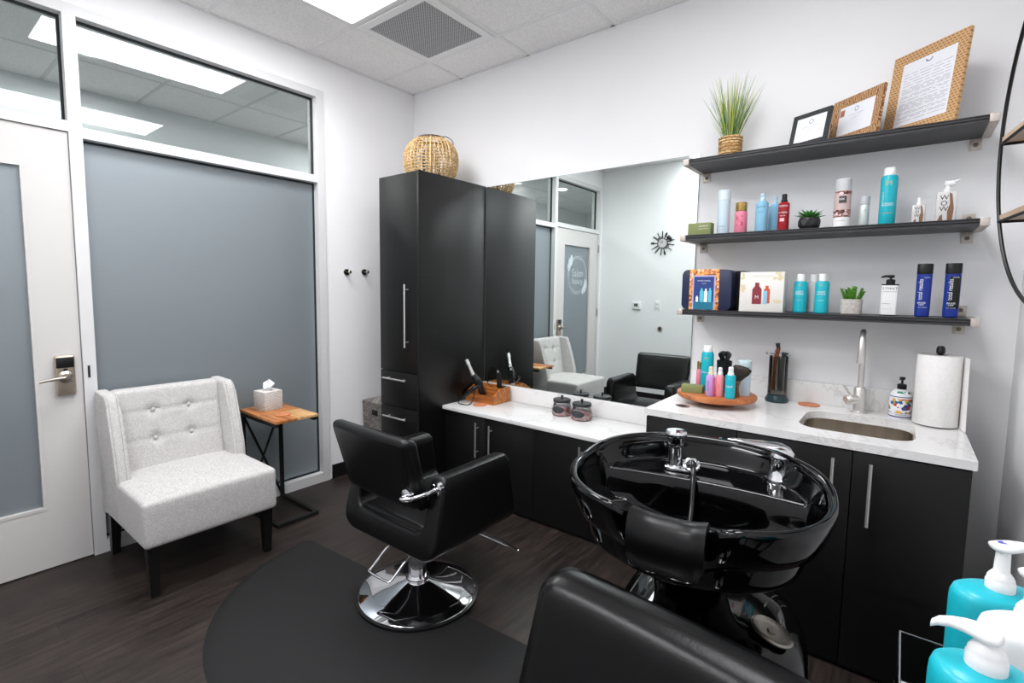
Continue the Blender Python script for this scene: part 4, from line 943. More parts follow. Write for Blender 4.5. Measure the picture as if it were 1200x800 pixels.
M_leathcoast = noisy('tan_coaster', [(0.3, (186, 112, 74)), (0.7, (204, 134, 94))], 50, rough=0.7)
def coaster(label, x, y, z, r=0.045):
    bm = nb(); lathe(bm, [(r - 0.001, 0), (r, 0.001), (r, 0.004), (r - 0.001, 0.005), (0, 0.005)], seg=32)
    o = finish('coaster', bm, M_leathcoast); o.location = (x, y, z + 0.0004); return tag(o, label, 'coaster')
coaster('round tan coaster on the sink counter beside the sink', 2.858, -0.075, Z2)
t = thing('power_grommet', 'round black and steel outlet grommet in the left end of sink counter', 'outlet', (2.408, -0.512, Z2 + 0.0003))
bm = nb(); lathe(bm, [(0.036, 0), (0.036, 0.002), (0.030, 0.004), (0.027, 0.0035)], seg=30, cap=False); finish('ring', bm, M_steelbar, t)
bm = nb(); lathe(bm, [(0.028, 0.001), (0.024, 0.0028), (0, 0.003)], seg=26); finish('cap', bm, mat('dark_grommet', (44, 44, 46), 0.3, 0.5), t)

# soap dispenser
t = thing('soap_dispenser', 'white hand soap bottle with colourful floral print and black pump', 'bottle', (3.194, -0.088, Z2 + 0.0004))
bm = nb(); lathe(bm, [(0.037, 0), (0.0395, 0.003), (0.0395, 0.096), (0.037, 0.104), (0.026, 0.118), (0.016, 0.122), (0.014, 0.126)], seg=36); finish('body', bm, mat('white_soap_bottle', (226, 226, 230), 0.3), t)
M_flor = mat_floral('floral_print', [(226, 226, 230), (40, 96, 140), (52, 140, 110), (232, 232, 232), (196, 52, 44), (228, 228, 232), (222, 170, 60), (60, 60, 120), (230, 230, 234)], 85, None)
band(t, 0.0397, 0.024, 0.086, M_flor); band(t, 0.0397, 0.006, 0.011, mat('purple_band', (76, 66, 120), 0.4)); band(t, 0.0397, 0.092, 0.0955, MATS['purple_band']); text_obj('LAVANDER', 0.008, mat('slate_print', (70, 74, 110), 0.5), t, (0, 0, 0.018), wrap=0.040, rot=(0, 0, 0.1))
bm = nb(); lathe(bm, [(0.034, 0.1085), (0.0275, 0.1172)], seg=30, cap=False); finish('shoulder_print', bm, M_flor, t)
bm = nb(); pump(bm, 0.124, h=0.022, collar=0.0165, ch=0.020, head=0.010, spout=0.024, ang=-1.9); finish('pump', bm, M_black, t)

# paper towel roll
t = thing('paper_towel_roll', 'white paper towel roll on black upright holder beside the soap', 'paper towels', (3.305, -0.150, Z2 + 0.0004))
bm = nb(); lathe(bm, [(0.050, 0), (0.050, 0.005), (0.010, 0.007), (0.008, 0.29), (0.014, 0.295), (0.014, 0.312), (0.010, 0.322), (0, 0.324)], seg=30); finish('holder', bm, M_black, t)
M_paper = noisy('paper_towel', [(0.3, (232, 230, 228)), (0.7, (240, 238, 236))], 90, rough=0.95, bmp=0.4, spec=0.1)
bm = nb(); lathe(bm, [(0.019, 0.0055), (0.070, 0.0055), (0.0715, 0.0075), (0.0715, 0.284), (0.070, 0.286), (0.019, 0.286)], seg=48, cap=False); finish('roll', bm, M_paper, t)
bm = nb(); cols = []
prof = [(0.0722 * math.cos(a), 0.0722 * math.sin(a)) for a in [math.radians(d_) for d_ in (60, 45, 30, 15, 0, -12)]] + [(0.073, -0.03), (0.077, -0.055), (0.082, -0.085)]
for z, k in ((0.286, 0), (0.20, 0.2), (0.10, 0.6), (0.004, 1.0)):
    cols.append([bm.verts.new((x + (k * 0.004 * i / 8), y - k * 0.006 * max(0, i - 5) - 0.0, z)) for i, (x, y) in enumerate(prof)])
for A, B_ in zip(cols[:-1], cols[1:]):
    for i in range(len(prof) - 1): bm.faces.new((A[i], A[i + 1], B_[i + 1], B_[i]))
finish('loose_sheet', bm, M_paper, t, 60)

# ------------------------------------------------------------------ vanity goods
t = thing('tool_caddy', 'brown wooden hot tool organiser box on the low vanity', 'organiser', (0.905, -0.135, Z1 + 0.0004), 0.0)
x0, x1, y0, y1 = -0.112, 0.145, -0.088, 0.095; th = 0.009
bm = nb()
for s_ in (x0, x1 - th): prism(bm, [(y0, 0), (y1, 0), (y1, 0.105), (-0.005, 0.105), (y0, 0.060)], s_, s_ + th, plane='yz')
box(bm, x0 + th, x1 - th, y0, y0 + th, 0, 0.058); box(bm, x0 + th, x1 - th, y1 - th, y1, 0, 0.105); box(bm, x0 + th, x1 - th, -0.010, -0.001, 0, 0.104); box(bm, x0 + th, x1 - th, y0 + th, y1 - th, 0, 0.008)
box(bm, -0.01, -0.002, -0.001, y1 - th, 0.008, 0.10)
finish('box', bm, M_caddy, t, 0)
CX, CY, CZ = 0.905, -0.135, Z1
# curling iron: resting in the caddy's front tray, barrel up
def pt(x, y, z): return (x, y, z)
t = thing('curling_iron', 'curling iron with silver barrel and thick black body leaning in the caddy', 'curling iron', (0.905, -0.175, Z1 + 0.075))
bm = nb(); tube(bm, smoothpath([(0.010, 0.002, -0.055), (0.002, -0.008, 0.0), (-0.022, -0.030, 0.075), (-0.045, -0.045, 0.112)]), [0.020] * 4 + [0.023] * 5 + [0.028] * 5 + [0.024] * 5, 14); finish('handle', bm, M_black, t)
bm = nb(); tube(bm, [(-0.045, -0.045, 0.112), (-0.075, -0.064, 0.190)], [0.0145, 0.011], 14); tube(bm, [(-0.075, -0.064, 0.188), (-0.087, -0.071, 0.222)], [0.016, 0.013], 12); finish('barrel', bm, M_steelbar, t)
bm = nb(); tube(bm, smoothpath([(-0.087, -0.071, 0.222), (-0.094, -0.074, 0.238), (-0.090, -0.078, 0.252)]), 0.006, 8); tube(bm, smoothpath([(-0.092, -0.074, 0.236), (-0.108, -0.070, 0.20), (-0.112, -0.070, 0.12), (-0.110, -0.07, 0.05)]), 0.0025, 6); finish('tip_and_clamp', bm, M_black, t)
t = thing('hair_dryer', 'black hair dryer handle leaning out of the caddy with looped cord', 'hair dryer', (0.875, -0.262, Z1 + 0.0004))
bm = nb(); tube(bm, smoothpath([(0.055, 0.020, 0.125), (0.015, -0.004, 0.095), (-0.035, -0.02, 0.050), (-0.062, -0.026, 0.030)]), [0.012] * 4 + [0.015] * 5 + [0.016] * 5 + [0.011] * 5, 12); finish('handle', bm, M_black, t)
bm = nb(); cr = [(-0.062, -0.026, 0.030), (-0.082, -0.03, 0.012), (-0.080, -0.035, 0.006), (-0.045, -0.075, 0.0035), (0.0, -0.082, 0.0035), (0.045, -0.055, 0.0035), (0.040, -0.02, 0.0035), (0.0, -0.035, 0.0035), (-0.05, -0.05, 0.006), (-0.06, -0.03, 0.016)]
cr = cr[:5] + [(0.040, -0.060, 0.0035), (0.048, -0.03, 0.035), (0.052, -0.015, 0.105)]
tube(bm, smoothpath(cr), 0.0034, 8); finish('cord', bm, M_black, t)
t = thing('flat_iron', 'black flat iron standing in the rear slot of the caddy', 'flat iron', (0.975, -0.116, Z1 + 0.012))
bm = nb(); tube(bm, [(0, 0.045, 0.0), (0, 0.04, 0.10), (-0.004, 0.036, 0.19)], [0.012, 0.014, 0.011], 10); tube(bm, [(0.014, 0.045, 0.0), (0.014, 0.04, 0.10), (0.006, 0.036, 0.19)], [0.009, 0.011, 0.009], 10); finish('arms', bm, M_black, t)
bm = nb(); tube(bm, smoothpath([(-0.002, 0.036, 0.188), (-0.012, 0.030, 0.225), (-0.05, 0.022, 0.228), (-0.085, 0.02, 0.19), (-0.095, 0.025, 0.12), (-0.09, 0.04, 0.09)]), 0.003, 8); finish('cord', bm, M_black, t)
bm = nb(); tube(bm, [(-0.002, 0.036, 0.182), (-0.006, 0.034, 0.205)], 0.0065, 10); finish('swivel', bm, M_steelbar, t)
t = thing('hair_clipper', 'black hair clipper standing in the rear slot near the caddy right side', 'clipper', (1.012, -0.095, Z1 + 0.012))
bm = nb(); rbox(bm, (0, 0.045, 0.045), (0.036, 0.030, 0.09), 0.010, (2, 2, 3)); finish('body', bm, M_black, t)
bm = nb(); box(bm, -0.016, 0.016, 0.036, 0.054, 0.088, 0.100, 0.001); finish('blade', bm, M_steelbar, t)
coaster('round tan coaster lying on the low vanity before the caddy', 0.968, -0.272, Z1, 0.047)

# candy jars
M_candy = mat_floral('mixed_candy', [(246, 168, 160), (252, 240, 240), (250, 200, 200), (180, 205, 235), (252, 248, 246), (240, 150, 134), (250, 226, 220)], 75, None)
def jar(label, x, y, r):
    t = thing('candy_jar', label, 'jar', (x, y, Z1 + 0.0004), math.atan2(3.18 - x, 2.82 + y), 'lidded candy jars')
    bm = nb(); lathe(bm, [(r * 0.9, 0), (r, 0.006), (r * 1.02, 0.02), (r * 1.0, 0.045), (r * 0.88, 0.072), (r * 0.84, 0.085)], seg=36, cap=False); lathe(bm, [(r * 0.9, 0), (0.001, 0.0)], seg=36, cap=False); finish('glass', bm, M_jarglass, t)
    bm = nb(); lathe(bm, [(0.001, 0.004), (r * 0.88, 0.004), (r * 0.96, 0.012), (r * 0.97, 0.035), (r * 0.90, 0.055), (0.6 * r, 0.060), (0.001, 0.058)], seg=30, cap=False)
    for v in bm.verts: v.co += Vector((random.uniform(-1, 1), random.uniform(-1, 1), random.uniform(-1, 1))) * 0.0015
    finish('candy', bm, M_candy, t, 0)['kind'] = 'stuff'
    bm = nb(); lathe(bm, [(r * 0.90, 0.084), (r * 0.93, 0.086), (r * 0.93, 0.100), (r * 0.90, 0.103), (0, 0.103)], seg=36); lathe(bm, [(0.006, 0.103), (0.005, 0.112), (0.010, 0.122), (0.009, 0.125), (0, 0.124)], seg=14); finish('lid', bm, mat('black_enamel_lid', (48, 48, 50), 0.3), t)
    bm = nb(); vs = []
    for i in range(28):
        a = 2 * PI * i / 28; u = 0.70 * math.cos(a) - 0.45; zz = 0.042 + 0.021 * math.sin(a); rr = r * 1.035 - max(0, (zz - 0.045)) * 0.45 * r / 0.03 * 0.3
        vs.append((rr, u, zz))
    c = bm.verts.new((r * 1.035 * math.sin(-0.45), -r * 1.035 * math.cos(-0.45), 0.042)); ring_ = [bm.verts.new((q * math.sin(u), -q * math.cos(u), zz)) for q, u, zz in vs]
    mid = [bm.verts.new((r * 1.04 * math.sin((u + 0.45) * 0.5 - 0.45), -r * 1.04 * math.cos((u + 0.45) * 0.5 - 0.45), 0.042 + (zz - 0.042) * 0.5)) for q, u, zz in vs]
    for i in range(28): bm.faces.new((mid[i], mid[(i + 1) % 28], ring_[(i + 1) % 28], ring_[i])); bm.faces.new((c, mid[i], mid[(i + 1) % 28]))
    finish('chalk_label', bm, mat('chalkboard_oval', (52, 54, 58), 0.6), t, 60)
jar('glass candy jar with black knob lid, nearer the tall cabinet', 1.530, -0.125, 0.060)
jar('glass candy jar with black knob lid, nearer the sink counter', 1.682, -0.140, 0.063)

# ------------------------------------------------------------------ rattan lantern on the tall cabinet
t = thing('rattan_lantern', 'round pale rattan lantern with dark rim on top of the tall cabinet', 'lantern', (0.556, -0.335, HC + 0.0006))
prof = [(0.135, 0.008), (0.165, 0.045), (0.182, 0.10), (0.186, 0.15), (0.178, 0.20), (0.155, 0.245), (0.120, 0.275), (0.09, 0.286)]
sc = 1.0
bm = nb(); N = 40
for i in range(N):
    a = 2 * PI * i / N; tube(bm, smoothpath([(r * sc * math.cos(a), r * sc * math.sin(a), z) for r, z in prof], 3), 0.0042 if i % 5 else 0.007, 5)
finish('ribs', bm, M_rattan, t)['kind'] = 'stuff'
bm = nb()
def rad(z):
    for (r0, z0), (r1, z1) in zip(prof[:-1], prof[1:]):
        if z0 <= z <= z1: return r0 + (r1 - r0) * (z - z0) / (z1 - z0)
    return prof[-1][0]
for k in range(14):
    z = 0.02 + 0.26 * k / 13.5; r = rad(z) * sc
    tube(bm, [((r + 0.004 * (-1) ** i) * math.cos(2 * PI * i / 80), (r + 0.004 * (-1) ** i) * math.sin(2 * PI * i / 80), z) for i in range(80)], 0.0042, 5, closed=True)
finish('weave', bm, M_rattan, t)['kind'] = 'stuff'
bm = nb(); tube(bm, [(0.135 * math.cos(2 * PI * i / 40), 0.135 * math.sin(2 * PI * i / 40), 0.009) for i in range(40)], 0.009, 8, closed=True); finish('base_ring', bm, M_rattan, t)
bm = nb(); tube(bm, [(0.088 * math.cos(2 * PI * i / 40), 0.088 * math.sin(2 * PI * i / 40), 0.290) for i in range(40)], 0.011, 8, closed=True); finish('rim', bm, mat('dark_brown_rim', (84, 70, 58), 0.6), t)
bm = nb(); tube(bm, smoothpath([(0.088, 0, 0.292), (0.13, 0.02, 0.290), (0.165, 0.04, 0.262), (0.17, 0.045, 0.235)]), 0.003, 6); finish('handle', bm, MATS['dark_brown_rim'], t)
bm = nb(); lathe(bm, [(0.058, 0.005), (0.06, 0.01), (0.06, 0.20), (0.055, 0.20)], seg=24, cap=False); finish('glass_cylinder', bm, M_jarglass, t)

# hamper beside the cabinet
t = thing('woven_hamper', 'grey woven hamper between the left wall and tall cabinet', 'basket', (0.190, -0.370, 0.0004))
bm = nb(); rings(bm, [[(x, y, z) for x, y in rrect(-a, a, -b, b, 0.02, 4)] for a, b, z in ((0.145, 0.175, 0), (0.150, 0.180, 0.02), (0.158, 0.188, 0.52), (0.150, 0.180, 0.52), (0.142, 0.172, 0.03))]); finish('body', bm, M_hamper, t, 30)
bm = nb(); rings(bm, [[(x, y, z) for x, y in rrect(-a, a, -b, b, 0.02, 4)] for a, b, z in ((0.157, 0.187, 0.521), (0.160, 0.190, 0.523), (0.160, 0.190, 0.545), (0.154, 0.184, 0.550))]); finish('lid', bm, M_hamper, t, 30)
finish('handle_opening', bx(-0.035, 0.035, -0.1895, -0.186, 0.455, 0.492, bev=0.001), M_blackmatte, t)

# coat hooks on the left wall, clock etc. on the front wall
def hook(x, y, z, label, axis):
    t = thing('wall_hook', label, 'hook', (x, y, z), rot=(0, PI / 2, 0) if axis == 'x' else (-PI / 2, 0, 0), group='round wall hooks')
    bm = nb(); lathe(bm, [(0.022, 0), (0.022, 0.010), (0.019, 0.013), (0.0, 0.013)], seg=22); finish('rose', bm, mat('dark_bronze', (40, 36, 34), 0.3, 0.7), t)
    bm = nb(); lathe(bm, [(0.0065, 0.012), (0.0065, 0.040), (0.012, 0.043), (0.012, 0.052), (0.010, 0.054), (0, 0.054)], seg=16); finish('peg', bm, M_nickel, t)
hook(0.0005, -0.655, 1.506, 'small round coat hook on left wall, closer to the window', 'x')
hook(0.0005, -0.500, 1.511, 'small round coat hook on left wall, closer to the tall cabinet', 'x')
t = thing('door_bumper', 'round steel wall knob seen in mirror below the light switch', 'knob', (0.841, -D - 0.0003, 0.926), rot=(-PI / 2, 0, 0))
bm = nb(); lathe(bm, [(0.030, 0), (0.031, 0.012), (0.026, 0.020), (0.015, 0.020), (0.013, 0.012), (0, 0.012)], seg=24); finish('body', bm, M_nickel, t)
bm = nb(); lathe(bm, [(0.012, 0.012), (0.012, 0.016), (0, 0.016)], seg=16); finish('rubber', bm, M_black, t)
t = thing('thermostat', 'white wall thermostat with small grey screen seen in mirror', 'thermostat', (0.527, -D - 0.0003, 1.203))
bm = nb(); rbox(bm, (0, 0.012, 0), (0.112, 0.024, 0.095), 0.008, (2, 1, 2)); finish('case', bm, M_white, t)
finish('screen', bx(-0.030, 0.022, 0.0235, 0.0250, -0.012, 0.028), mat('lcd_grey', (96, 106, 98), 0.25), t, 0)
t = thing('light_switch', 'white double light switch plate seen in mirror beside thermostat', 'light switch', (0.797, -D - 0.0003, 1.217))
bm = nb(); rbox(bm, (0, 0.003, 0), (0.075, 0.006, 0.118), 0.0028, (1, 1, 1)); finish('plate', bm, M_white, t)
finish('toggle', bx(-0.014, 0.014, 0.006, 0.012, 0.010, 0.036, bev=0.001), C_white, t); finish('toggle', bx(-0.014, 0.014, 0.006, 0.012, -0.036, -0.010, bev=0.001), C_white, t)
# hairdresser tools clock
t = thing('wall_clock', 'black wall clock ringed with hairdressing tools, seen in mirror', 'clock', (0.831, -D + 0.0008, 1.976), rot=(PI / 2, 0, PI))
M_clk = mat('clock_black', (20, 20, 22), 0.35); M_clkf = mat('clock_face', (206, 204, 204), 0.2, 0.2)
bm = nb(); lathe(bm, [(0.058, 0), (0.060, 0.004), (0.060, 0.010), (0.0, 0.010)], seg=36); finish('face', bm, M_clkf, t)
bm = nb(); tube(bm, [(0.060 * math.cos(2 * PI * i / 36), 0.060 * math.sin(2 * PI * i / 36), 0.008) for i in range(36)], 0.0045, 8, closed=True)
for k in range(12):
    a = 2 * PI * k / 12; tube(bm, [(0.046 * math.cos(a), 0.046 * math.sin(a), 0.011), (0.053 * math.cos(a), 0.053 * math.sin(a), 0.011)], 0.0022, 5)
tube(bm, [(0, 0, 0.012), (0.004, 0.034, 0.012)], 0.0022, 6); tube(bm, [(0, 0, 0.013), (0.026, 0.012, 0.013)], 0.0022, 6); finish('ring_and_hands', bm, M_clk, t)
def radial(name, a, fn, m=M_clk):
    bm = nb(); fn(bm); bmesh.ops.rotate(bm, verts=bm.verts, matrix=Matrix.Rotation(math.radians(a), 3, 'Z')); finish(name, bm, m, t)
def f_comb(bm):
    box(bm, 0.066, 0.150, -0.009, -0.004, 0.004, 0.007)
    for i in range(15): box(bm, 0.070 + i * 0.0052, 0.0725 + i * 0.0052, -0.005, 0.010, 0.004, 0.006)
def f_brush(bm): tube(bm, [(0.064, 0, 0.008), (0.100, 0, 0.008), (0.112, 0, 0.008), (0.145, 0, 0.008)], [0.004, 0.006, 0.012, 0.010], 8)
def f_scissors(bm):
    for s in (-1, 1):
        tube(bm, [(0.066, s * 0.012, 0.007), (0.105, 0, 0.007), (0.150, -s * 0.010, 0.007)], [0.003, 0.004, 0.0015], 6)
        tube(bm, [(0.070 + 0.012 * math.cos(q), s * 0.016 + 0.009 * math.sin(q), 0.007) for q in [2 * PI * i / 14 for i in range(14)]], 0.003, 6, closed=True)
def f_dryer(bm):
    tube(bm, [(0.066, 0.0, 0.010), (0.095, 0.004, 0.010)], [0.007, 0.009], 8); tube(bm, [(0.098, -0.020, 0.012), (0.105, 0.010, 0.012), (0.112, 0.048, 0.012)], [0.022, 0.022, 0.013], 10)
def f_clip(bm): prism(bm, [(0.066, -0.004), (0.120, -0.012), (0.142, 0.0), (0.120, 0.012), (0.066, 0.004)], 0.004, 0.010)
def f_iron(bm): tube(bm, [(0.066, 0, 0.008), (0.11, 0, 0.008)], 0.007, 8); tube(bm, [(0.11, 0, 0.008), (0.152, 0, 0.008)], 0.004, 8)
def f_razor(bm): box(bm, 0.066, 0.148, -0.006, 0.006, 0.004, 0.008, bev=0.002)
# object x axis runs to mirror-left after the turn
for nm, a, fn in (('dryer', 40, f_dryer), ('hair_clip', 68, f_clip), ('hair_clip', 92, f_razor), ('scissors', 118, f_scissors), ('comb', 145, f_comb), ('brush', 178, f_brush), ('comb', 232, f_comb), ('hair_clip', 262, f_razor), ('brush', 285, f_brush), ('scissors', 322, f_scissors), ('comb', 350, f_razor), ('iron', 15, f_iron), ('razor', 208, f_iron)):
    radial(nm, 180 - a, fn)

# ------------------------------------------------------------------ floor mat
t_mat = nb()
mc = Vector((1.487, -1.395)); RM = 0.790; rotm = math.radians(4.0)
pts = []
for i in range(61):
    a = PI + PI * i / 60; pts.append((RM * math.cos(a), RM * math.sin(a)))
pts += [(RM, 0.02), (RM - 0.02, 0.04), (-RM + 0.02, 0.04), (-RM, 0.02)]
def loopm(k, z): return [(x * k, (y - 0.0) * k, z) for x, y in pts]
rings(t_mat, [loopm(1.0, 0.0), loopm(1.0, 0.002), loopm(0.955, 0.014), loopm(0.94, 0.0145)])
o = finish('salon_mat', t_mat, noisy('black_foam_mat', [(0.3, (13, 13, 14)), (0.7, (18, 18, 19))], 60, rough=0.70, bmp=0.25, bscale=260), None, 30)
o.location = (mc.x, mc.y, 0.0004); o.rotation_euler = (0, 0, rotm)
tag(o, 'large half round black anti-fatigue mat beneath the styling chair', 'mat')
# ------------------------------------------------------------------ styling chair
t = thing('styling_chair', 'black leather styling chair on round chrome base facing the mirror', 'chair', (1.540, -1.355, 0.0152))
bm = nb(); lathe(bm, [(0.268, 0), (0.273, 0.003), (0.273, 0.012), (0.264, 0.015)], seg=64); finish('base_rim', bm, M_black, t)
bm = nb(); lathe(bm, [(0.264, 0.0135), (0.257, 0.018), (0.20, 0.026), (0.12, 0.044), (0.06, 0.064), (0.044, 0.072), (0.044, 0.080)], seg=64); bs = finish('base', bm, M_chrome, t, 60)
bm = nb(); lathe(bm, [(0.050, 0.072), (0.053, 0.076), (0.053, 0.084), (0.048, 0.090)], seg=32); lathe(bm, [(0.040, 0.088), (0.040, 0.215), (0.034, 0.216), (0.034, 0.286)], seg=32); finish('column', bm, M_chrome, t)
# U shell: arms and seat tub in one curve, local coords centre x=0
def arcp(cx, cz, r, a0, a1, n=9):
    return [(cx + r * math.cos(math.radians(a0 + (a1 - a0) * i / n)), cz + r * math.sin(math.radians(a0 + (a1 - a0) * i / n))) for i in range(n + 1)]
hw, zb, zt, tw, fl = 0.296, 0.300, 0.637, 0.086, 0.105
# outer and inner outlines, point for point, left arm top -> under the seat -> right arm top
OUT = [(-hw + 0.006 * (1 - k / 8), zt + (zb + 0.08 - zt) * k / 8) for k in range(9)] + arcp(-hw + 0.08, zb + 0.08, 0.08, 180, 270)[1:]
INN = [(-hw + tw, zt + (zb + fl + 0.05 - zt) * k / 8) for k in range(9)] + arcp(-hw + tw + 0.05, zb + fl + 0.05, 0.05, 180, 270)[1:]
m_ = [(x / 6 * (-hw + 0.08) / 1.0, zb) for x in (4, 2)]; OUT += m_; INN += [(x / 6 * (-hw + tw + 0.05), zb + fl) for x in (4, 2)]
OUT = OUT + [(0, zb)] + [(-x, z) for x, z in OUT[::-1]]; INN = INN + [(0, zb + fl)] + [(-x, z) for x, z in INN[::-1]]
def yr(z): return -0.186 + 0.070 * max(0, (z - 0.34) / 0.31)
def yf(z): return 0.345 - 0.050 * max(0, (z - 0.34) / 0.31)
def section(o, i_, inset=0.0, lift=0.0):
    r = 0.018; L = []; o, i_ = Vector(o), Vector(i_); w_ = (i_ - o).length; dirn = (i_ - o).normalized()
    for (cu, cv, a0) in ((w_ - r, 1, 0), (r, 1, 90), (r, 0, 180), (w_ - r, 0, 270)):
        for q in range(5):
            a = math.radians(a0 + 90 * q / 4); u = cu + r * math.cos(a); p = o + dirn * (inset + (u / w_) * (w_ - 2 * inset)); y_ = (yf(p.y) - r - inset if cv else yr(p.y) + r + inset) + r * math.sin(a)
            L.append((p.x, y_, p.y + lift))
    return L
loops = [section(OUT[0], INN[0], 0.024, 0.0), section(OUT[0], INN[0], 0.010, -0.004)]
for o_, i_ in list(zip(OUT, INN))[1:-1]: loops.append(section(o_, i_))
loops += [section(OUT[-1], INN[-1], 0.010, -0.004), section(OUT[-1], INN[-1], 0.024, 0.0)]
bm = nb(); rings(bm, loops)
finish('arm_shell', bm, M_leather, t, 45)
def seatfn(q):
    q = q.copy()
    if q.z > 0: q.z += 0.010 * (1 - (q.x / 0.2) ** 2) * (1 - (q.y / 0.25) ** 2)
    return q
bm = nb(); rbox(bm, (0, 0.085, 0.388), (0.402, 0.470, 0.066), 0.022, (8, 8, 1), seatfn); st = finish('seat_cushion', bm, M_leather, t)
# backrest: padded slab leaning back, slightly concave
def backfn(q):
    q = q.copy(); q.y += -0.088 * (q.z / 0.31) + 0.009 * ((q.x / 0.245) ** 2) ; q.x *= 0.975 + 0.03 * (q.z / 0.155)
    return q
bm = nb(); rbox(bm, (0.0, -0.214, 0.660), (0.49, 0.070, 0.310), 0.030, (12, 2, 8), backfn); bk = finish('backrest', bm, M_leather, t)
bm = nb()   # welt lines round the backrest edge
def backpt(x, y, z): q = backfn(Vector((x, y, z))); return (q.x, q.y - 0.214, q.z + 0.660)
for ys in (-0.035, 0.035):
    L = []
    for (x, z) in rrect(-0.219, 0.219, -0.132, 0.132, 0.020, 4): L.append((x, z))
    D_ = []
    for i in range(len(L)):
        a, b = L[i], L[(i + 1) % len(L)]
        for k in range(5): D_.append(backpt(a[0] + (b[0] - a[0]) * k / 5, ys, a[1] + (b[1] - a[1]) * k / 5))
    tube(bm, D_, 0.0014, 5, closed=True)
finish('stitching', bm, M_leather, bk)
for s in (-1, 1):   # chrome curved connector each side
    bm = nb()
    if s < 0:
        tube(bm, [(-0.228, -0.200, 0.598), (-0.230, -0.115, 0.600)], 0.009, 10); finish('back_bracket', bm, M_chrome, t); continue
    A_, B2_ = (0.200, -0.236, 0.585), (0.266, -0.136, 0.598)
    tube(bm, smoothpath([A_, (0.202, -0.258, 0.584), (0.218, -0.268, 0.586), (0.250, -0.240, 0.592), (0.268, -0.190, 0.597), B2_]), 0.0095, 12)
    for (px, py, pz) in ((A_[0], A_[1] + 0.002, A_[2]), B2_):
        b2 = nb(); lathe(b2, [(0.026, -0.014), (0.026, 0.004), (0.020, 0.007), (0, 0.007)], seg=22)
        for q in range(4): lathe(b2, [(0.005, 0.005), (0.005, 0.009), (0, 0.010)], (0.018 * math.cos(q * PI / 2 + 0.7), 0.018 * math.sin(q * PI / 2 + 0.7), 0), 8)
        bmesh.ops.rotate(b2, verts=b2.verts, matrix=Matrix.Rotation(PI / 2, 3, 'X')); bmesh.ops.translate(b2, verts=b2.verts, vec=(px, py - 0.0, pz))
        tm = bpy.data.meshes.new('tmp'); b2.to_mesh(tm); b2.free(); bm.from_mesh(tm); bpy.data.meshes.remove(tm)
    finish('back_bracket', bm, M_chrome, t)
bm = nb()   # rear pump lever, a U of chrome rod
tube(bm, smoothpath([(-0.055, -0.02, 0.283), (-0.075, -0.10, 0.24), (-0.100, -0.175, 0.160), (-0.098, -0.192, 0.152), (-0.06, -0.196, 0.150), (0.02, -0.192, 0.150), (0.035, -0.180, 0.153), (0.045, -0.10, 0.22), (0.045, -0.02, 0.283)]), 0.0055, 10); finish('pump_lever', bm, M_chrome, t)
bm = nb()   # footrest
tube(bm, smoothpath([(-0.11, 0.20, 0.290), (-0.17, 0.36, 0.17), (-0.215, 0.455, 0.09), (-0.205, 0.466, 0.084), (0.0, 0.47, 0.082), (0.205, 0.466, 0.084), (0.215, 0.455, 0.09), (0.17, 0.36, 0.17), (0.11, 0.20, 0.290)]), 0.006, 10); finish('footrest', bm, M_chrome, t)
finish('seat_plate', bx(-0.11, 0.11, -0.08, 0.22, 0.284, 0.300, bev=0.003), M_blackmatte, t)

# ------------------------------------------------------------------ grey linen slipper chair
t = thing('slipper_chair', 'pale grey linen tufted slipper chair with black legs by the window', 'chair', (0.36, -1.860, 0.0), 0.0)
BT = [(-0.085, 0.60), (0.085, 0.60), (-0.085, 0.745), (0.085, 0.745)]
def tuft(u, v, pts, d, s=0.028):
    r = 0
    for a, b in pts: r += d * math.exp(-(((u - a) ** 2 + (v - b) ** 2) / (2 * s * s)))
    return r
# seat: local x forward (+x), y across.  extents x -0.33..0.325, y -0.30..0.30
def seat2(q):
    q = q.copy()
    if q.z > 0:
        q.z += 0.016 * (1 - (q.x / 0.33) ** 2) * (1 - (q.y / 0.32) ** 2)
        q.z -= tuft(q.x, q.y, [(-0.02, -0.12), (-0.02, 0.12), (0.13, 0)], 0.010, 0.03)
        q.z -= 0.004 * math.exp(-(q.x - 0.02) ** 2 / 0.0002)
    return q
bm = nb(); rbox(bm, (0.025, 0, 0.345), (0.60, 0.600, 0.215), 0.024, (16, 16, 4), seat2); se = finish('seat', bm, M_fabric, t)
# backrest panel, leaning back
def lean(z): return -0.17 * (z - 0.45)
def back2(q):
    q = q.copy(); z = q.z + 0.63; d_ = 0
    if q.x > 0:
        d_ = -tuft(q.y, z, BT, 0.017, 0.020)
        for zz in (0.60, 0.745): d_ -= 0.005 * math.exp(-((z - zz) ** 2) / 0.00008)
        d_ += 0.008 * (1 - (q.y / 0.25) ** 2)
    q.x += d_ - 0.175 * (z - 0.45); return q
bm = nb(); rbox(bm, (-0.205, 0, 0.63), (0.085, 0.500, 0.46), 0.020, (1, 40, 36), back2); bk = finish('backrest', bm, M_fabric, t)
for (u, v) in BT:
    bm = nb(); lathe(bm, [(0.0001, 0.006), (0.007, 0.005), (0.0105, 0.0), (0.008, -0.004), (0.0001, -0.004)], seg=16, cap=False)
    bmesh.ops.rotate(bm, verts=bm.verts, matrix=Matrix.Rotation(PI / 2, 3, 'Y')); bmesh.ops.translate(bm, verts=bm.verts, vec=(-0.205 + 0.0425 - 0.0105 - 0.175 * (v - 0.45) + 0.008, u, v)); finish('button', bm, M_fabric, bk)
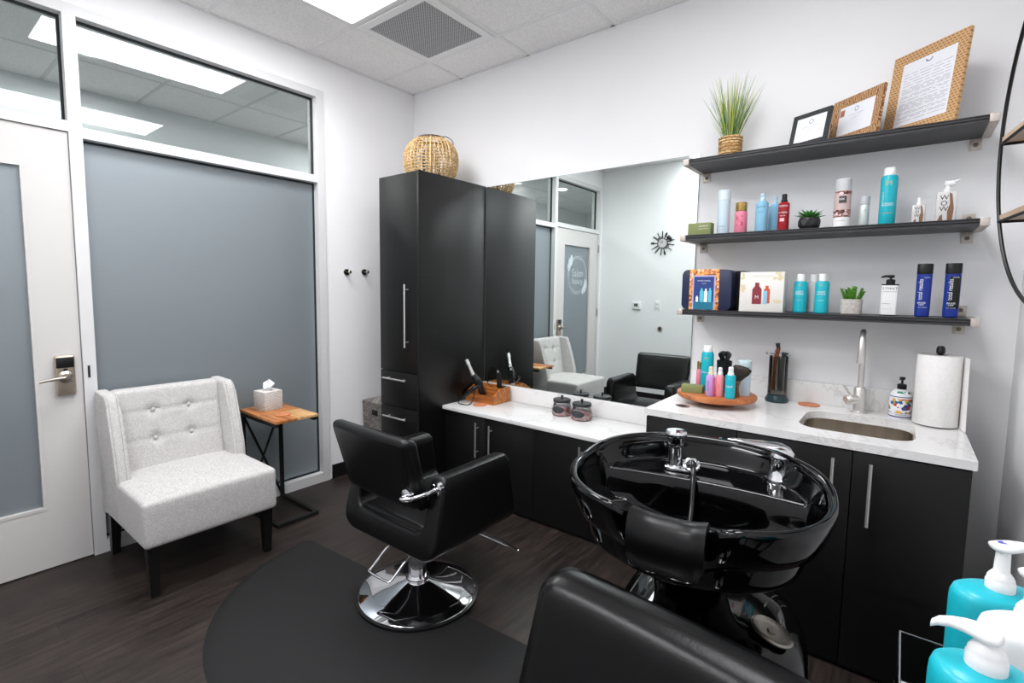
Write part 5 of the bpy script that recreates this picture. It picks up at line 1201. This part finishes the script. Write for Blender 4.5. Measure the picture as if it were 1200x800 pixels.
# wings
for s in (-1, 1):
    bm = nb(); pr = []
    #  x(front edge) as function of height: forward at the seat, tapering to the top
    F = [(-0.030, 0.36), (-0.034, 0.44), (-0.045, 0.52), (-0.085, 0.66), (-0.130, 0.80), (-0.150, 0.845), (-0.172, 0.858)]
    R_ = [(-0.335, 0.862), (-0.325, 0.78), (-0.305, 0.60), (-0.285, 0.42), (-0.280, 0.262), (-0.05, 0.262)]
    prism(bm, F + R_, s * 0.302 if s > 0 else -0.302, s * 0.244, bev=0.014, seg=3, plane='xz')
    for v in bm.verts: pass
    finish('wing', bm, M_fabric, t, 50)
    bm = nb(); tube(bm, smoothpath([(x + 0.0016, s * 0.291, z) for x, z in F], 4), 0.0022, 6); tube(bm, smoothpath([(x + 0.0016, s * 0.256, z) for x, z in F], 4), 0.0022, 6); finish('piping', bm, M_fabric, t)
bm = nb(); box(bm, -0.315, -0.25, -0.30, 0.30, 0.24, 0.44, bev=0.01); finish('rear_rail', bm, M_fabric, t)
for (lx, ly) in ((0.275, -0.258), (0.275, 0.258), (-0.275, -0.258), (-0.275, 0.258)):
    bm = nb(); dx = -0.03 if lx < 0 else 0.0
    rings(bm, [[(lx + a * 0.024 , ly + b * 0.024, 0.245) for a, b in ((-1, -1), (1, -1), (1, 1), (-1, 1))], [(lx + dx + a * 0.017, ly + b * 0.017, 0.001) for a, b in ((-1, -1), (1, -1), (1, 1), (-1, 1))]]); finish('leg', bm, mat('black_wood_leg', (16, 15, 15), 0.35), t, 0)

# ------------------------------------------------------------------ side table with tissue box
ZS = 0.635
t = thing('side_table', 'small C shaped side table with wooden top and black frame', 'table', (0.235, -1.318, 0.0))
bm = nb(); box(bm, -0.225, 0.03, -0.132, 0.132, ZS - 0.018, ZS, bev=0.003); finish('tabletop', bm, M_acacia, t)
bm = nb(); box(bm, 0.0302, 0.235, -0.132, 0.0, ZS - 0.018, ZS, bev=0.003); finish('tabletop_plank', bm, M_acacia, t)
bm = nb(); box(bm, 0.0302, 0.235, 0.0002, 0.132, ZS - 0.018, ZS, bev=0.003); finish('tabletop_plank', bm, M_acacia2, t)['label'] = 'paler wooden plank'
bm = nb(); b = 0.0105
def bar(p, q): tube(bm, [p, q], b, 4)
for s in (-1, 1):
    box(bm, -0.21, 0.222, s * 0.12 - b, s * 0.12 + b, ZS - 0.039, ZS - 0.0182); box(bm, -0.21, 0.200, s * 0.12 - b, s * 0.12 + b, 0.002, 0.023)
box(bm, 0.1995, 0.2205, -0.1303, 0.1303, 0.0018, 0.0232)
box(bm, -0.211, -0.190, -0.11, 0.11, ZS - 0.0388, ZS - 0.0184)
for s in (-1, 1): box(bm, -0.2105, -0.190, s * 0.12 - b + 0.0003, s * 0.12 + b - 0.0003, 0.003, ZS - 0.019)
finish('frame', bm, M_blackmatte, t, 0)
bm = nb(); tube(bm, [(-0.200, -0.116, 0.026), (-0.200, 0.116, ZS - 0.042)], 0.008, 4); tube(bm, [(-0.1995, 0.116, 0.026), (-0.1995, -0.116, ZS - 0.042)], 0.008, 4); finish('cross_brace', bm, M_blackmatte, t, 0)
tx, ty = 0.135, -1.325
t = thing('tissue_box', 'small white textured tissue box cover on the side table', 'tissue box', (tx, ty, ZS + 0.0004), 0.1)
M_wic = mat_weave('white_wicker', (226, 220, 214), (240, 236, 232), 0.014, 0.008)
bm = nb(); box(bm, -0.060, 0.060, -0.060, 0.060, 0, 0.118, bev=0.004); finish('cover', bm, M_wic, t)
bm = nb(); random.seed(5); NS = 28; L = []
for k in range(7):
    u = k / 6; L.append([((0.010 + 0.026 * u ** 1.3) * (1 + 0.32 * u * math.sin(3 * q + 1.3 * u) + 0.16 * u * math.sin(7 * q)) * math.cos(q) * 1.15 + 0.006 * u, (0.007 + 0.018 * u) * (1 + 0.3 * u * math.cos(4 * q)) * math.sin(q), 0.1185 + 0.030 * u + u * 0.014 * math.sin(2 * q + 0.8) + u * 0.007 * math.sin(5 * q)) for q in [2 * PI * i / NS for i in range(NS)]])
for k in (1, 2, 3):
    u = 1 - k / 3.3; L.append([(x * u + 0.004, y * u, z + 0.008 * k * (0.6 + 0.4 * math.sin(9 * x / 0.03))) for x, y, z in L[6]])
rings(bm, L)
finish('tissue', bm, mat('tissue_white', (238, 240, 244), 0.9), t, 60)
coaster('round orange coaster on the wooden side table', 0.345, -1.345, ZS, 0.044)

# ------------------------------------------------------------------ shampoo unit
def superp(t_, a, bb, bf, n=2.35):
    c, s = math.cos(t_), math.sin(t_); b = bb if s > 0 else bf
    return a * math.copysign(abs(c) ** (2 / n), c), b * math.copysign(abs(s) ** (2 / n), s)
BC = (2.782, -1.505); RZ = 0.925
t = thing('shampoo_basin', 'glossy black ceramic shampoo bowl on pedestal beside the sink cabinet', 'shampoo basin', (BC[0], BC[1], 0.0), math.radians(8))
SEG = 360
def neckdip(x, y):   # rim drops at the neck rest (front, -y)
    if y > 0: return 0
    return -0.045 * math.exp(-((x + 0.005) / 0.10) ** 4) * min(1, (-y) / 0.2)
def rimpt(t_, k, dz):
    x, y = superp(t_, 0.312, 0.300, 0.325)
    # neck notch: the front edge pulls in
    if y < 0: y += 0.045 * math.exp(-((x + 0.005) / 0.10) ** 4) * k
    return x * k, y * k, dz
bm = nb(); loops = []
def ring_at(k, z, dip=1.0, shift=0.0, rnd=0.0):
    L = []
    for i in range(SEG):
        a = 2 * PI * i / SEG; x, y, _ = rimpt(a, 1.0, 0); dz = neckdip(x, y) * dip + 0.018 * (y / 0.3) * (1 if y > 0 else 0) * dip
        if rnd: # blend towards a circle
            x = x * (1 - rnd) + 0.30 * math.cos(a) * rnd; y = y * (1 - rnd) + 0.30 * math.sin(a) * rnd
        L.append((x * k, y * k + shift, z + dz))
    return L
outer_ = [(0.30, 0.590, 0.0, 1.0), (0.315, 0.62, 0.0, 1.0), (0.36, 0.665, 0.05, 0.9), (0.44, 0.706, 0.15, 0.7), (0.54, 0.742, 0.3, 0.5), (0.65, 0.773, 0.5, 0.3), (0.76, 0.798, 0.7, 0.15), (0.86, 0.818, 0.85, 0.05), (0.92, 0.832, 0.95, 0), (0.952, 0.855, 1, 0), (0.985, 0.89, 1, 0), (1.0, RZ - 0.012, 1, 0), (0.998, RZ - 0.004, 1, 0), (0.985, RZ, 1, 0), (0.955, RZ, 1, 0), (0.935, RZ - 0.006, 1, 0), (0.925, RZ - 0.020, 1, 0)]
for k, z, dip, rnd in outer_: loops.append(ring_at(k, z, dip, 0.0, rnd))
# interior height field: ledge at the back carrying the taps, deep basin in front
def sstep(e0, e1, v): u = max(0, min(1, (v - e0) / (e1 - e0))); return u * u * (3 - 2 * u)
ks = [0.915 - 0.0125 * i for i in range(73)]
for k in ks:
    L = []
    for i in range(SEG):
        a = 2 * PI * i / SEG; x, y, _ = rimpt(a, 1.0, 0); dz0 = neckdip(x, y) + 0.018 * (y / 0.3) * (1 if y > 0 else 0)
        X, Y = x * k, y * k
        edge = (0.925 - k) / 0.925
        wall = sstep(0.0, 0.12, edge)                      # how far down from the rim
        deck = sstep(0.035, 0.072, Y + 0.35 * X * X - 0.02)        # 1 on the ledge
        depth_deck = 0.045 + 0.0 * X
        r2 = math.hypot(X / 0.27, (Y + 0.10) / 0.20)
        depth_bowl = 0.215 - 0.09 * min(1.0, r2) ** 2.2
        depth = (depth_deck * deck + depth_bowl * (1 - deck)) * wall + 0.010
        L.append((X, Y, RZ + dz0 * (1 - wall) - depth))
    loops.append(L)
rings(bm, loops, True, True); bowl = finish('bowl', bm, M_gloss, t, 55)
# neck rest pad wrapped over the notch
bm = nb(); L = []
for i in range(15):
    u = -1 + 2 * i / 14; xx = -0.008 + u * 0.080
    ysurf = -0.325 + 0.045 * math.exp(-(u * 0.82) ** 4) + 0.010
    zz = RZ - 0.045 * math.exp(-(u * 0.82) ** 4) + 0.004
    prof = [(0.044, -0.040), (0.040, 0.002), (0.020, 0.016), (-0.008, 0.018), (-0.028, 0.004), (-0.038, -0.030), (-0.034, -0.080), (-0.024, -0.098), (-0.018, -0.080), (-0.014, -0.03), (0.0, -0.006), (0.026, -0.008), (0.034, -0.036)]
    e = 1.0 if abs(u) < 0.99 else 0.9
    L.append([(xx, ysurf + p * e, zz + q * e) for p, q in prof])
rings(bm, L); finish('neck_rest', bm, M_gelpad, t, 60)
bm = nb(); lathe(bm, [(0.030, 0.0), (0.028, 0.004), (0.012, 0.002), (0, 0.002)], (0.0, -0.11, RZ - 0.224), 24); finish('drain', bm, M_chrome, t)
DZ = RZ - 0.054
# vacuum breaker with hose rose
bm = nb(); lathe(bm, [(0.026, 0), (0.026, 0.006), (0.020, 0.010), (0.020, 0.058), (0.0215, 0.060), (0.0215, 0.074), (0.020, 0.075), (0.020, 0.092), (0.028, 0.094), (0.030, 0.098), (0.030, 0.108), (0.027, 0.113), (0, 0.114)], (-0.083, 0.163, DZ), 28)
prism(bm, rrect(-0.111, -0.018, 0.131, 0.187, 0.02, 4), DZ, DZ + 0.008, bev=0.002)
tube(bm, [(-0.034 + 0.019 * math.cos(q), 0.151 + 0.017 * math.sin(q), DZ + 0.020 + 0.010 * math.sin(q)) for q in [2 * PI * i / 24 for i in range(24)]], 0.006, 8, closed=True)
finish('vacuum_breaker', bm, M_chrome, t)
bm = nb(); tube(bm, smoothpath([(-0.034, 0.153, DZ + 0.010), (-0.030, 0.141, DZ + 0.032), (-0.018, 0.085, DZ + 0.020), (-0.010, 0.030, DZ - 0.06), (-0.008, -0.02, DZ - 0.115)]), 0.0075, 10); finish('hose', bm, mat('black_hose', (16, 16, 17), 0.2), t)
bm = nb(); tube(bm, [(-0.008, -0.018, DZ - 0.110), (-0.006, -0.040, DZ - 0.126), (-0.004, -0.065, DZ - 0.136)], [0.010, 0.012, 0.020], 14); finish('spray_head', bm, M_chrome, t)
# mixer tap
bm = nb(); lathe(bm, [(0.030, 0), (0.030, 0.006), (0.025, 0.012), (0.0245, 0.060), (0.026, 0.066), (0.020, 0.080), (0.0, 0.084)], (0.185, 0.215, DZ), 28); mt = finish('mixer_tap', bm, M_chrome, t)
bm = nb(); L = []
for (u, wv, tk, zz) in ((-0.036, 0.010, 0.010, 0.070), (-0.026, 0.024, 0.018, 0.076), (-0.008, 0.031, 0.020, 0.084), (0.015, 0.031, 0.016, 0.092), (0.045, 0.026, 0.010, 0.098), (0.08, 0.019, 0.006, 0.102), (0.115, 0.012, 0.004, 0.106), (0.135, 0.005, 0.002, 0.107)):
    dr = Vector((-0.96, -0.28, 0)); sd = Vector((0.28, -0.96, 0)); c = Vector((0.185, 0.215, DZ + zz)) + dr * u
    L.append([c + sd * wv * math.cos(q) + Vector((0, 0, tk * math.sin(q))) for q in [2 * PI * i / 16 for i in range(16)]])
rings(bm, L); finish('mixer_lever', bm, M_chrome, mt)
bm = nb(); lathe(bm, [(0.034, 0), (0.033, 0.004), (0.024, 0.006), (0, 0.006)], seg=24); bmesh.ops.rotate(bm, verts=bm.verts, matrix=Matrix.Rotation(math.radians(125), 3, 'X') ); bmesh.ops.rotate(bm, verts=bm.verts, matrix=Matrix.Rotation(math.radians(28), 3, 'Z')); bmesh.ops.translate(bm, verts=bm.verts, vec=(0.118, -0.200, 0.755)); finish('overflow_cap', bm, M_gelpad, t)
# pedestal
bm = nb(); rings(bm, [superloop(a, b, 2.8, z, 56, cx=cx_, cy=cy_) for a, b, z, cx_, cy_ in ((0.225, 0.250, 0.0, 0.045, -0.02), (0.230, 0.255, 0.02, 0.045, -0.02), (0.232, 0.255, 0.45, 0.045, -0.02), (0.228, 0.252, 0.53, 0.045, -0.02), (0.205, 0.232, 0.575, 0.045, -0.02), (0.165, 0.190, 0.600, 0.045, -0.02), (0.10, 0.11, 0.610, 0.03, -0.01))]); finish('pedestal', bm, M_gloss, t, 60)
bm = nb(); lathe(bm, [(0.046, 0.0), (0.047, 0.004), (0.042, 0.007), (0.034, 0.0035), (0.028, 0.002), (0.010, 0.002), (0.009, 0.006), (0, 0.006)], seg=32); bmesh.ops.rotate(bm, verts=bm.verts, matrix=Matrix.Rotation(math.radians(18), 3, 'Y')); bmesh.ops.translate(bm, verts=bm.verts, vec=(0.195, -0.085, 0.607))
finish('steel_cap', bm, mat('warm_steel_disc', (150, 145, 136), 0.3, 0.95), t)
bm = nb(); rings(bm, [superloop(a, b, 2.2, z, 48, cx=cx_, cy=0.03) for a, b, z, cx_ in ((0.11, 0.20, 0.0, -0.185), (0.115, 0.205, 0.02, -0.185), (0.112, 0.20, 0.28, -0.185), (0.098, 0.185, 0.40, -0.175), (0.07, 0.15, 0.46, -0.16), (0.03, 0.08, 0.485, -0.14))]); finish('chrome_side_cover', bm, M_chrome, t, 60)

# shampoo chair (its back and seat), facing -y
t = thing('shampoo_chair', 'black leather shampoo chair with smooth back in front of the basin', 'chair', (2.885, -2.155, 0.0), math.radians(-6))
def backfn3(q):
    q = q.copy(); q.y += 0.35 * q.z - 0.03 * (abs(q.x) / 0.27) ** 3 * 0.5
    return q
M_leather2 = noisy('worn_black_leather', [(0.3, (5, 5, 6)), (0.7, (9, 9, 10))], 40, rough=0.27, bmp=0.10, bscale=200, spec=0.25)
bm = nb(); rbox(bm, (0, 0.078, 0.615), (0.505, 0.105, 0.44), 0.042, (14, 2, 10), backfn3); finish('backrest', bm, M_leather2, t)
bm = nb(); rbox(bm, (0, -0.22, 0.395), (0.50, 0.50, 0.11), 0.035, (8, 8, 1)); finish('seat', bm, M_leather2, t)
for s in (-1, 1):
    bm = nb(); rbox(bm, (s * 0.225, -0.30, 0.47), (0.055, 0.36, 0.24), 0.024, (1, 6, 4)); finish('armrest', bm, M_leather2, t)
bm = nb(); lathe(bm, [(0.23, 0), (0.235, 0.006), (0.22, 0.016), (0.06, 0.05), (0.045, 0.07), (0.045, 0.34)], (0, -0.2, 0.0005), 40); finish('pedestal_base', bm, M_chrome, t)

# ------------------------------------------------------------------ round shelf on the right wall
t = thing('round_wall_shelf', 'round black metal wall shelf with light wooden boards on the right wall', 'shelf', (W, 0, 0))
th7 = math.radians(7)
cfr = Vector((3.395, -1.385, 1.768)); Rr = 0.405
ed = Vector((-math.sin(th7), math.cos(th7), 0))
def fr(a, r=Rr): return cfr + ed * (r * math.cos(a)) + Vector((0, 0, r * math.sin(a)))
cbk = Vector((W - 0.008, -1.385, 1.768))
def bkp(a, r=Rr): return cbk + Vector((0, r * math.cos(a), r * math.sin(a)))
M_iron = mat('black_iron', (22, 21, 22), 0.4, 0.4)
for fn, nm in ((fr, 'front_ring'), (bkp, 'wall_ring')):
    bm = nb(); tube(bm, [fn(2 * PI * i / 96) for i in range(96)], 0.0042, 8, closed=True); o = finish(nm, bm, M_iron, t); o.location = (-W, 0, 0)
M_brd = mat_wood('light_driftwood', (150, 122, 98), (178, 150, 124), (196, 170, 146), 3, (1, 1.2, 9))
for zz in (0.020, -0.180):
    s = math.asin(zz / Rr); z = 1.768 + zz
    f0, f1, b0, b1 = fr(s), fr(PI - s), bkp(s), bkp(PI - s)
    bm = nb(); lo = [Vector((p.x, p.y, z - 0.007)) for p in (f0, b0, b1, f1)]; hi = [Vector((p.x, p.y, z + 0.007)) for p in (f0, b0, b1, f1)]
    rings(bm, [lo, hi]); o = finish('board', bm, M_brd, t, 0); o.location = (-W, 0, 0)
    bm = nb(); P4 = [Vector((p.x, p.y, z - 0.009)) for p in (f0, b0, b1, f1)]
    tube(bm, [P4[3], P4[0]], 0.004, 6); tube(bm, [P4[0], P4[1]], 0.004, 6); tube(bm, [P4[2], P4[3]], 0.004, 6); o = finish('board_rim', bm, M_iron, t); o.location = (-W, 0, 0)

# ------------------------------------------------------------------ foreground cart with pump bottles
CZT = 0.770
t = thing('utility_cart', 'narrow black utility cart under the big pump bottles', 'cart', (3.362, -2.060, 0))
finish('top_shelf', bx(-0.158, 0.158, -0.24, 0.245, CZT - 0.02, CZT, bev=0.004), M_blackmatte, t)
finish('lower_shelf', bx(-0.154, 0.154, -0.22, 0.21, 0.20, 0.22, bev=0.004), M_blackmatte, t)
for sx_ in (-0.15, 0.15):
    for sy_ in (-0.21, 0.20): finish('leg', (lambda b: tube(b, [(sx_, sy_, 0.001), (sx_, sy_, CZT - 0.018)], 0.011, 10))(nb()), M_blackmatte, t)
t = thing('acrylic_tray', 'clear acrylic organiser tray around the big pump bottles', 'tray', (3.325, -2.030, CZT + 0.0004))
bm = nb(); a0, a1, c0, c1 = -0.120, 0.120, -0.20, 0.212; th = 0.0035
box(bm, a0, a1, c0, c1, 0, th); box(bm, a0, a0 + th, c0, c1, th, 0.082); box(bm, a1 - th, a1, c0, c1, th, 0.082); box(bm, a0 + th, a1 - th, c1 - th, c1, th, 0.082); box(bm, a0 + th, a1 - th, c0, c0 + th, th, 0.082); finish('walls', bm, M_acrylic, t, 0)
bm = nb(); tube(bm, [(a0 + 0.002, c0, 0.082), (a0 + 0.002, c1, 0.082), (a1, c1, 0.082)], 0.0012, 6); tube(bm, [(a0 + 0.002, c1 - 0.001, 0.004), (a0 + 0.002, c1 - 0.001, 0.082)], 0.0012, 6); finish('polished_edge', bm, mat('acrylic_edge', (120, 124, 126), 0.2), t)
BB = CZT + 0.0045
def big(label, x, y, h, m, a, b, rz, sp, spa, hh):
    t = thing('pump_bottle', label, 'bottle', (x, y, BB), rz, 'litre pump bottles in the foreground')
    bm = nb(); rings(bm, [superloop(a * k, b * k, 2.4, z, 40) for k, z in ((0.93, 0), (1.0, 0.005), (1.0, h - 0.022), (0.985, h - 0.012), (0.93, h - 0.004), (0.80, h), (0.40, h + 0.003))]); finish('body', bm, m, t, 50)
    bm = nb(); z = h + 0.001
    lathe(bm, [(0.0152, z), (0.0157, z + 0.0015), (0.0157, z + 0.013), (0.0145, z + 0.0145), (0.0145, z + 0.018), (0.0130, z + 0.0215), (0.0100, z + 0.026), (0.0085, z + 0.028), (0.0075, z + 0.028 + hh)], seg=32)
    zt = z + 0.028 + hh; e = Vector((math.cos(spa), math.sin(spa), 0)); n_ = Vector((-e.y, e.x, 0)); L = []
    for (u, wv, tk, dz) in ((-0.016, 0.004, 0.003, 0.0), (-0.012, 0.012, 0.0055, 0.0), (0.0, 0.0145, 0.007, 0.0), (0.012, 0.0125, 0.007, 0.001), (0.026, 0.0085, 0.0065, 0.001), (0.042, 0.0065, 0.0055, -0.001), (0.056, 0.0055, 0.005, -0.005), (0.064, 0.0045, 0.004, -0.010)):
        c = Vector((0, 0, zt + 0.004 + dz)) + e * (u * sp)
        L.append([c + n_ * wv * math.cos(q) + Vector((0, 0, tk * math.sin(q))) for q in [2 * PI * i / 20 for i in range(20)]])
    rings(bm, L); finish('pump', bm, M_white, t, 60)
    bm = nb(); L = superloop(0.0085, 0.0048, 2, zt + 0.0108, 20); 
    if hh > 0.01: bm.faces.new([bm.verts.new(p) for p in L]); finish('blue_mark', bm, mat('violet_blue_mark', (92, 96, 196), 0.4), t, 0)
    else: bm.free()
    return t
big('large teal bottle with lowered white pump, nearest the camera', 3.2617, -2.173, 0.2595, C_teal, 0.041, 0.036, 0.3, 0.66, PI - 0.55, 0.002)
big('large teal bottle with raised white pump, furthest of the three', 3.3061, -1.8728, 0.213, C_teal, 0.054, 0.036, 0.5, 0.9, 0.1, 0.030)
big('large white bottle with raised white pump, right of the others', 3.3200, -1.985, 0.229, mat('white_bottle', (232, 232, 232), 0.35), 0.048, 0.036, 0.5, 0.9, 0.1, 0.030)

# ------------------------------------------------------------------ camera, world, view
wd = bpy.data.worlds.new('World'); bpy.context.scene.world = wd; wd.use_nodes = True
wd.node_tree.nodes['Background'].inputs[0].default_value = (0.5, 0.5, 0.5, 1); wd.node_tree.nodes['Background'].inputs[1].default_value = 0.05
cam_d = bpy.data.cameras.new('camera'); cam = bpy.data.objects.new('camera', cam_d); COL.objects.link(cam)
yaw, pitch, roll = 0.6795, -0.0888, 0.0111
cy_, sy_ = math.cos(yaw), math.sin(yaw); cp, sp_ = math.cos(pitch), math.sin(pitch)
fwd = Vector((-sy_ * cp, cy_ * cp, sp_)); rt = Vector((cy_, sy_, 0)); up = rt.cross(fwd)
r2 = rt * math.cos(roll) + up * math.sin(roll); u2 = -rt * math.sin(roll) + up * math.cos(roll)
mw_ = Matrix(((r2.x, u2.x, -fwd.x, 3.1777), (r2.y, u2.y, -fwd.y, -2.8257), (r2.z, u2.z, -fwd.z, 1.3954), (0, 0, 0, 1)))
cam.matrix_world = mw_
cam_d.sensor_fit = 'HORIZONTAL'; cam_d.sensor_width = 36.0; cam_d.lens = 36.0 * 588.07 / 1200
cam_d.shift_x = 17.24 / 1200; cam_d.shift_y = -9.13 / 1200
cam_d.clip_start = 0.02; cam_d.clip_end = 50
sc_ = bpy.context.scene; sc_.camera = cam
sc_.view_settings.view_transform = 'Standard'; sc_.view_settings.look = 'None'; sc_.view_settings.gamma = 1; sc_.view_settings.exposure = 0.64
sc_.view_settings.use_curve_mapping = False
